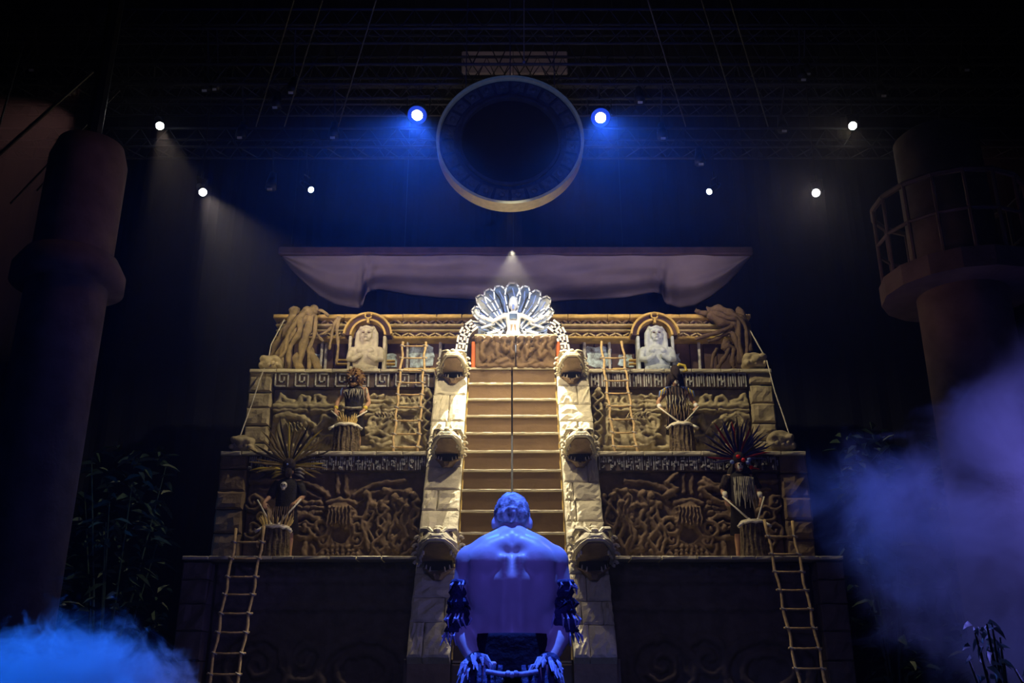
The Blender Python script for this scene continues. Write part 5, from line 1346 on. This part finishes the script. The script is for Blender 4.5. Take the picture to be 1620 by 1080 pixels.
truss(102, 18.2, -13, 13, .8, 'black truss crossing in front of the pinkish lit panel', r=.035)
truss(45, 16.8, -12, 12, .5, 'topmost black truss near the upper edge of the view')
truss(232, 17.3, -13, 13, .45, 'lowest black truss, level with the middle of the round disc')
truss(165, 20.5, -14, 14, .5, 'black truss passing behind the round disc')
pn = part('roof_panel', MB().cbox((Xp(814, 95, 21.8), 21.8, (Zp(118, 21.8) + Zp(82, 21.8)) / 2), (2.9, .1, Zp(82, 21.8) - Zp(118, 21.8)), .03), 'pale_panel')
tag(pn, 'pinkish lit panel behind the trusses above the round disc', 'panel')
for s in (-1, 1):
    for k, px in enumerate((215, 300, 345)):
        a = P(810 + s * px, 0, 12.0); b = P(810 + s * (px + 60), 200, 16.0)
        o = part('rigging_cable', MB().tube([a + Vector((0, 0, 2)), a, b], .012, 5), 'truss_metal'); tag(o, 'thin slanting rigging cable, %s from the disc on its %s side' % (('nearest', 'second', 'farthest')[k], 'left' if s < 0 else 'right'), 'cable', 'slanting rigging cables')
        o['group'] = 'slanting rigging cables on the %s side' % ('left' if s < 0 else 'right')
o = part('hanging_line', MB().tube([P(829, 0, 14.0), P(829, 98, 14.0)], .010, 5).ball(P(829, 98, 14.0), .03), 'truss_metal'); tag(o, 'thin vertical line with a small weight hanging above the round disc', 'cable')

# ------------------------------------------------------------------ lamps
def lamp(label, p, target, rad, lens, big=0.0, lit=True, group='stage lamps'):
    p = Vector(p); t = thing('stage_lamp', label, 'lamp', p, group)
    d = (Vector(target) - p).normalized(); up = Vector((0, 0, 1)); sx = d.cross(up).normalized(); sz = sx.cross(d)
    R0 = max(rad * 1.15, big * 1.08)
    body = MB().tube([p - d * .02, p - d * .12, p - d * .34, p - d * .40], [R0, R0, R0 * .75, R0 * .4], 16)
    part('housing', body, 'black_metal', t, True)
    rot = Matrix((sx, d, sz)).transposed()
    if big: part('lens_glass', MB().tube([p - d * .015, p + d * .004], big, 28), 'lens_blue_rim', t)
    part('lens', MB().tube([p - d * .01, p + d * .012], rad, 20), lens, t)
    top = p - d * .2 + Vector((0, 0, R0 + .30))
    part('yoke', MB().tube([p - d * .2 + sx * (R0 + .02), p - d * .2 + sx * (R0 + .03) + Vector((0, 0, R0 + .16)), p - d * .2 - sx * (R0 + .03) + Vector((0, 0, R0 + .16)), p - d * .2 - sx * (R0 + .02)], .018, 6), 'black_metal', t)
    part('clamp', MB().tube([p - d * .2 + Vector((0, 0, R0 + .16)), top], .025, 6), 'black_metal', t)
    ty, tp = (17.0, 133) if p.y < 17.2 else (17.3, 232)
    part('hanger', MB().tube([top, Vector((top.x, ty, Zp(tp, ty)))], .014, 5), 'black_metal', t)
LL = {'outer_left': 'outermost white lamp left of the disc, high up with a downward beam', 'inner_left': 'white lamp left of the disc with a wide hazy beam, below the outermost one',
      'outer_right': 'outermost white lamp right of the disc, above the railed gallery', 'inner_right': 'round white lamp right of the disc with a soft halo',
      'blue_small_left': 'small cold white lamp left of and below the disc', 'blue_small_right': 'small cold white lamp right of and below the disc',
      'blue_left': 'big glaring blue lamp just left of the round disc', 'blue_right': 'big glaring blue lamp just right of the round disc'}
for k, (px, py, Y, tg, pw, col, cone, rad) in LAMPS.items():
    lamp(LL[k], P(px, py, Y), tg, rad, 'lens_white' if k.startswith(('outer', 'inner')) else ('lens_cool' if 'small' in k else 'lens_blue_core'), .20 if k in ('blue_left', 'blue_right') else 0)
# unlit fixtures hanging on the trusses; pale barn doors stand for small glints
ORD = 'outermost,second,third,fourth,fifth,sixth,seventh,eighth,ninth,tenth,eleventh,twelfth,thirteenth,fourteenth,fifteenth,sixteenth,seventeenth,eighteenth,nineteenth'.split(',')
k = 0
for (px, py, Y) in sorted(((60, 90, 17.1), (118, 128, 17.05), (165, 128, 17.1), (330, 122, 17.2), (345, 120, 17.2), (385, 195, 17.35), (432, 275, 17.5), (440, 148, 17.05), (465, 125, 17.05), (530, 195, 17.35), (1010, 140, 17.05), (1046, 196, 17.4), (1105, 236, 17.35), (1272, 96, 17.1), (1265, 105, 17.05), (1235, 185, 17.5), (1390, 130, 17.05), (1490, 178, 17.05), (1520, 90, 17.1))):
    p = P(px, py, Y); g_ = 'unlit lamps on the %s part of the trusses' % ('left' if px < 810 else 'right')
    k += 1; t = thing('unlit_lamp', 'small unlit black stage lamp, %s counted from the left end of the trusses' % ORD[k - 1], 'lamp', p, g_)
    part('housing', MB().tube([p, p + Vector((0, -.05, -.25)), p + Vector((0, -.08, -.38))], [.07, .11, .12], 12), 'black_metal', t, True)
    zz, ty = min((Zp(b, a), a) for a, b in ((17.0, 133), (16.8, 45), (17.3, 232)) if Zp(b, a) > p.z - .02)
    part('bracket', MB().tube([p + Vector((0, 0, -.02)), Vector((p.x, ty, zz + .01))], .018, 6), 'truss_metal', t)
    part('barn_door', MB().box(p + Vector((0, -.14, -.44)), (.10, .01, .05), Matrix.Rotation(R(35), 3, 'X')), 'rope', t)

# ------------------------------------------------------------------ columns
YK = 13.9
cl = thing('steel_column', 'massive dark round column with a flared collar at the left side', 'column', (-7.0, YK, 0))
rc = .57; xcl = -6.07 - rc * .98
YK = 13.0
ztop = Zp(232, YK)
part('shaft', MB().loft([((xcl, YK, 0), (rc, 0, 0), (0, rc, 0)), ((xcl, YK, ztop - .3), (rc, 0, 0), (0, rc, 0)), ((xcl, YK, ztop), (rc * .85, 0, 0), (0, rc * .85, 0))], 40), 'column_paint', cl, True)
zr0, zr1 = Zp(462, YK - rc), Zp(405, YK - rc)
zr0, zr1 = Zp(455, YK), Zp(408, YK)
part('collar', MB().loft([((xcl, YK, zr0), (rc + .22, 0, 0), (0, rc + .22, 0)), ((xcl, YK, zr1 - .25), (rc + .22, 0, 0), (0, rc + .22, 0)), ((xcl, YK, zr1), (rc + .08, 0, 0), (0, rc + .08, 0))], 40), 'column_paint', cl, True)
part('collar_cap', MB().tube([(xcl, YK, ztop), (xcl, YK, ztop + 4)], .12, 8), 'black_metal', cl)
rr = .62; xr = 6.06 + rr
cr_ = thing('steel_column', 'dark round column carrying a railed gallery at the right side', 'column', (xr, YK, 0))
zt2 = Zp(215, YK)
part('shaft', MB().loft([((xr, YK, 0), (rr * 1.05, 0, 0), (0, rr * 1.05, 0)), ((xr, YK, zt2 - .1), (rr, 0, 0), (0, rr, 0)), ((xr, YK, zt2), (rr * .8, 0, 0), (0, rr * .8, 0))], 36), 'column_paint', cr_, True)
gl = thing('gallery', 'railed platform ringing the dark column at the right side', 'gallery', (xr, YK, Zp(452, YK)))
Rg = 1.12; zg0, zg1 = Zp(468, YK), Zp(438, YK); zrl = Zp(322, YK); n8 = 16
def oc(r, k, z, off=11.25): a = R(off + 22.5 * k); return Vector((xr + r * math.cos(a), YK + r * math.sin(a), z))
fl = MB().loft([((xr, YK, zg0), (Rg, 0, 0), (0, Rg, 0)), ((xr, YK, zg1), (Rg, 0, 0), (0, Rg, 0))], 16); part('platform', fl, 'column_paint', gl)
for z_, r_ in ((zrl, .045), ((zrl + zg1) / 2, .028)):
    for k in range(n8): part('rail', MB().tube([oc(Rg - .05, k, z_), oc(Rg - .05, k + 1, z_)], r_, 6), 'column_paint', gl)
for k in range(n8): part('baluster', MB().tube([oc(Rg - .05, k, zg1), oc(Rg - .05, k, zrl)], .028, 6), 'column_paint', gl)

# dark rods shaped as shadow streaks in the reddish light at the far left
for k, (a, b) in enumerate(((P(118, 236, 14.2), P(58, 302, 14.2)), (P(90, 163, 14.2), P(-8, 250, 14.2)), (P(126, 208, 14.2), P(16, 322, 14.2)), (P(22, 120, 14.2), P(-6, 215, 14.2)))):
    o = part('shadow_streak', MB().tube([a + (a - b) * .6, b], .032 if k == 1 else .018, 6), 'black_metal'); tag(o, ('long thin', 'thickest', 'lowest', 'highest')[k] + ' dark slanting shadow streak, built as a rod, in the reddish haze left of the flared column', 'cable', 'slanting shadow streaks in the reddish haze')

# ------------------------------------------------------------------ planting
def leaf_mesh(ln, wd):
    g = MB(); vs = [(0, 0, 0), (wd * .5, ln * .35, .03), (wd * .4, ln * .7, -.01), (0, ln, -.08), (-wd * .4, ln * .7, -.01), (-wd * .5, ln * .35, .03), (0, ln * .5, -.03)]
    fs = [(0, 1, 6), (1, 2, 6), (2, 3, 6), (3, 4, 6), (4, 5, 6), (5, 0, 6)]
    g.add(vs, fs); return g
def bush(label, c, hgt, wd, n_, m_, seed, ln=.35, group='jungle plants beside the pyramid'):
    rnd = random.Random(seed); c = Vector(c); t = thing('jungle_plant', label, 'plant', c, group)
    st = MB()
    g = MB()
    for k in range(7):
        a = rnd.uniform(0, 6.28); tip = c + Vector((math.cos(a) * wd * .35, math.sin(a) * wd * .35, hgt * rnd.uniform(.7, 1)))
        st.tube([c, c.lerp(tip, .5) + Vector((.05, 0, 0)), tip], [.035, .022, .008], 6)
    for k in range(n_):
        a = rnd.uniform(0, 6.28); e = rnd.uniform(-.6, .7); q = rnd.random() ** .6
        h_ = rnd.uniform(.05, 1); r_ = wd * .5 * q * (1.1 - .5 * h_); p = c + Vector((math.cos(a) * r_, math.sin(a) * r_, h_ * hgt))
        l = MB(); lm = leaf_mesh(ln * rnd.uniform(.6, 1.3), ln * .32)
        mt = Matrix.Translation(p) @ Matrix.Rotation(a + rnd.uniform(-1.5, 1.5) - math.pi / 2, 4, 'Z') @ Matrix.Rotation(e, 4, 'X') @ Matrix.Rotation(rnd.uniform(-.8, .8), 4, 'Y')
        lm.xf(mt); g.add(lm.v, lm.f)
    part('stems', st, 'leaf_dark', t); part('foliage', g, m_, t, kind='stuff')
bush('dark leafy jungle plant left of the pyramid by the lower tier', (-7.4, 18.0, 0), 5.2, 2.2, 420, 'leaf_dark', 1)
bush('dark leafy jungle plant further left, in front of the small blue beam', (-8.0, 15.6, 0), 4.3, 1.5, 320, 'leaf_dark', 2)
bush('dark leafy jungle plant right of the pyramid with pale glints', (6.9, 18.2, 0), 5.6, 1.5, 380, 'leaf_dark', 3)
bush('dark leafy jungle plant behind the purple smoke', (9.4, 20.0, 0), 5.8, 2.2, 420, 'leaf_dark', 4)
bush('small plant with glints painted into its leaves at the bottom right corner under the smoke', (4.55, 9.6, 0), 1.45, .45, 70, 'leaf_glint', 5, .13)
bush('low plant with glints painted into its leaves beyond the small one in the bottom right corner', (5.35, 10.0, 0), 1.10, .9, 60, 'leaf_glint', 6, .12)

# ------------------------------------------------------------------ smoke and haze
def vol_mat(name, build, aniso=.2, color=(1, 1, 1)):
    m = bpy.data.materials.new(name); m.use_nodes = True; nt = m.node_tree; nt.nodes.clear()
    out = nt.nodes.new('ShaderNodeOutputMaterial'); sc = nt.nodes.new('ShaderNodeVolumeScatter')
    sc.inputs['Color'].default_value = (*color, 1); sc.inputs['Anisotropy'].default_value = aniso
    nt.links.new(sc.outputs[0], out.inputs['Volume']); build(nt, sc); M[name] = m; return m
def fog_nodes(nt, sc, dens, scale, low, high, profile, detail=5, rough=.6, dist=0.0, amp=1.0):
    """density from noise plus a falloff built from world position"""
    N = nt.nodes; L = nt.links
    geo = N.new('ShaderNodeNewGeometry')
    nz = N.new('ShaderNodeTexNoise'); nz.inputs['Scale'].default_value = scale; nz.inputs['Detail'].default_value = detail; nz.inputs['Roughness'].default_value = rough; nz.inputs['Distortion'].default_value = dist
    L.new(geo.outputs['Position'], nz.inputs['Vector'])
    sep = N.new('ShaderNodeSeparateXYZ'); L.new(geo.outputs['Position'], sep.inputs[0])
    def val(a):
        return a
    def mth(op, a, b=None, clamp=False):
        n_ = N.new('ShaderNodeMath'); n_.operation = op; n_.use_clamp = clamp
        for i, v in enumerate((a, b)):
            if v is None: continue
            if isinstance(v, (int, float)): n_.inputs[i].default_value = v
            else: L.new(v, n_.inputs[i])
        return n_.outputs[0]
    fall = profile(mth, sep.outputs[0], sep.outputs[1], sep.outputs[2])
    s = mth('ADD', mth('MULTIPLY', mth('SUBTRACT', nz.outputs['Fac'], .5), amp), mth('ADD', fall, .5))
    mr = N.new('ShaderNodeMapRange'); mr.interpolation_type = 'SMOOTHSTEP'; L.new(s, mr.inputs[0])
    mr.inputs[1].default_value = low; mr.inputs[2].default_value = high; mr.inputs[3].default_value = 0; mr.inputs[4].default_value = dens
    L.new(mr.outputs[0], sc.inputs['Density'])
def prof_left(m, x, y, z):
    # top of the bank: highest near x=-3.1, falling to both sides
    dx = m('ABSOLUTE', m('ADD', x, 3.15)); top = m('SUBTRACT', 1.36, m('MULTIPLY', m('MULTIPLY', dx, dx), .80))
    return m('MULTIPLY', m('SUBTRACT', top, z), 1.5)
vol_mat('smoke_blue', lambda nt, sc: fog_nodes(nt, sc, 3.4, 2.6, .72, 1.20, prof_left, 9, .70, 1.5, 3.6), .1)
o = part('stage_smoke', MB().box((-4.4, 7.2, .95), (4.8, 1.6, 1.9)), 'smoke_blue'); tag(o, 'bright blue billowing smoke bank in the bottom left corner', 'smoke', kind='stuff')
def prof_right(m, x, y, z):
    top = m('ADD', 3.60, m('MULTIPLY', m('MAXIMUM', m('SUBTRACT', x, 4.75), 0.0), .95))
    low = m('SUBTRACT', 2.45, m('MULTIPLY', m('SUBTRACT', x, 3.54), 1.315))
    a = m('SUBTRACT', top, z); b = m('MULTIPLY', m('SUBTRACT', z, low), .6)
    return m('MINIMUM', m('MULTIPLY', m('MINIMUM', a, b), .75), .42)
vol_mat('smoke_violet', lambda nt, sc: fog_nodes(nt, sc, .85, 1.0, .62, 1.25, prof_right, 8, .64, .8, 2.4), .1)
o = part('stage_smoke', MB().box((6.5, 11.35, 2.7), (5.8, 2.2, 5.4)), 'smoke_violet'); tag(o, 'wide violet smoke cloud drifting right of the pyramid', 'smoke', kind='stuff')
vol_mat('haze_air', lambda nt, sc: sc.inputs['Density'].__setattr__('default_value', .0012), .8)
o = part('haze', MB().box((0, 14.0, 10.5), (30, 19.5, 20.8)), 'haze_air'); tag(o, 'thin haze in the air catching the lamp beams over the stage', 'haze', kind='stuff')

vol_mat('haze_red', lambda nt, sc: sc.inputs['Density'].__setattr__('default_value', .035), .2)
o = part('haze', MB().box((-10.9, 16.0, 8.9), (5.4, 3.0, 4.4)), 'haze_red'); tag(o, 'reddish haze glowing beyond the slanting shadow streaks at the left edge', 'haze', kind='stuff')
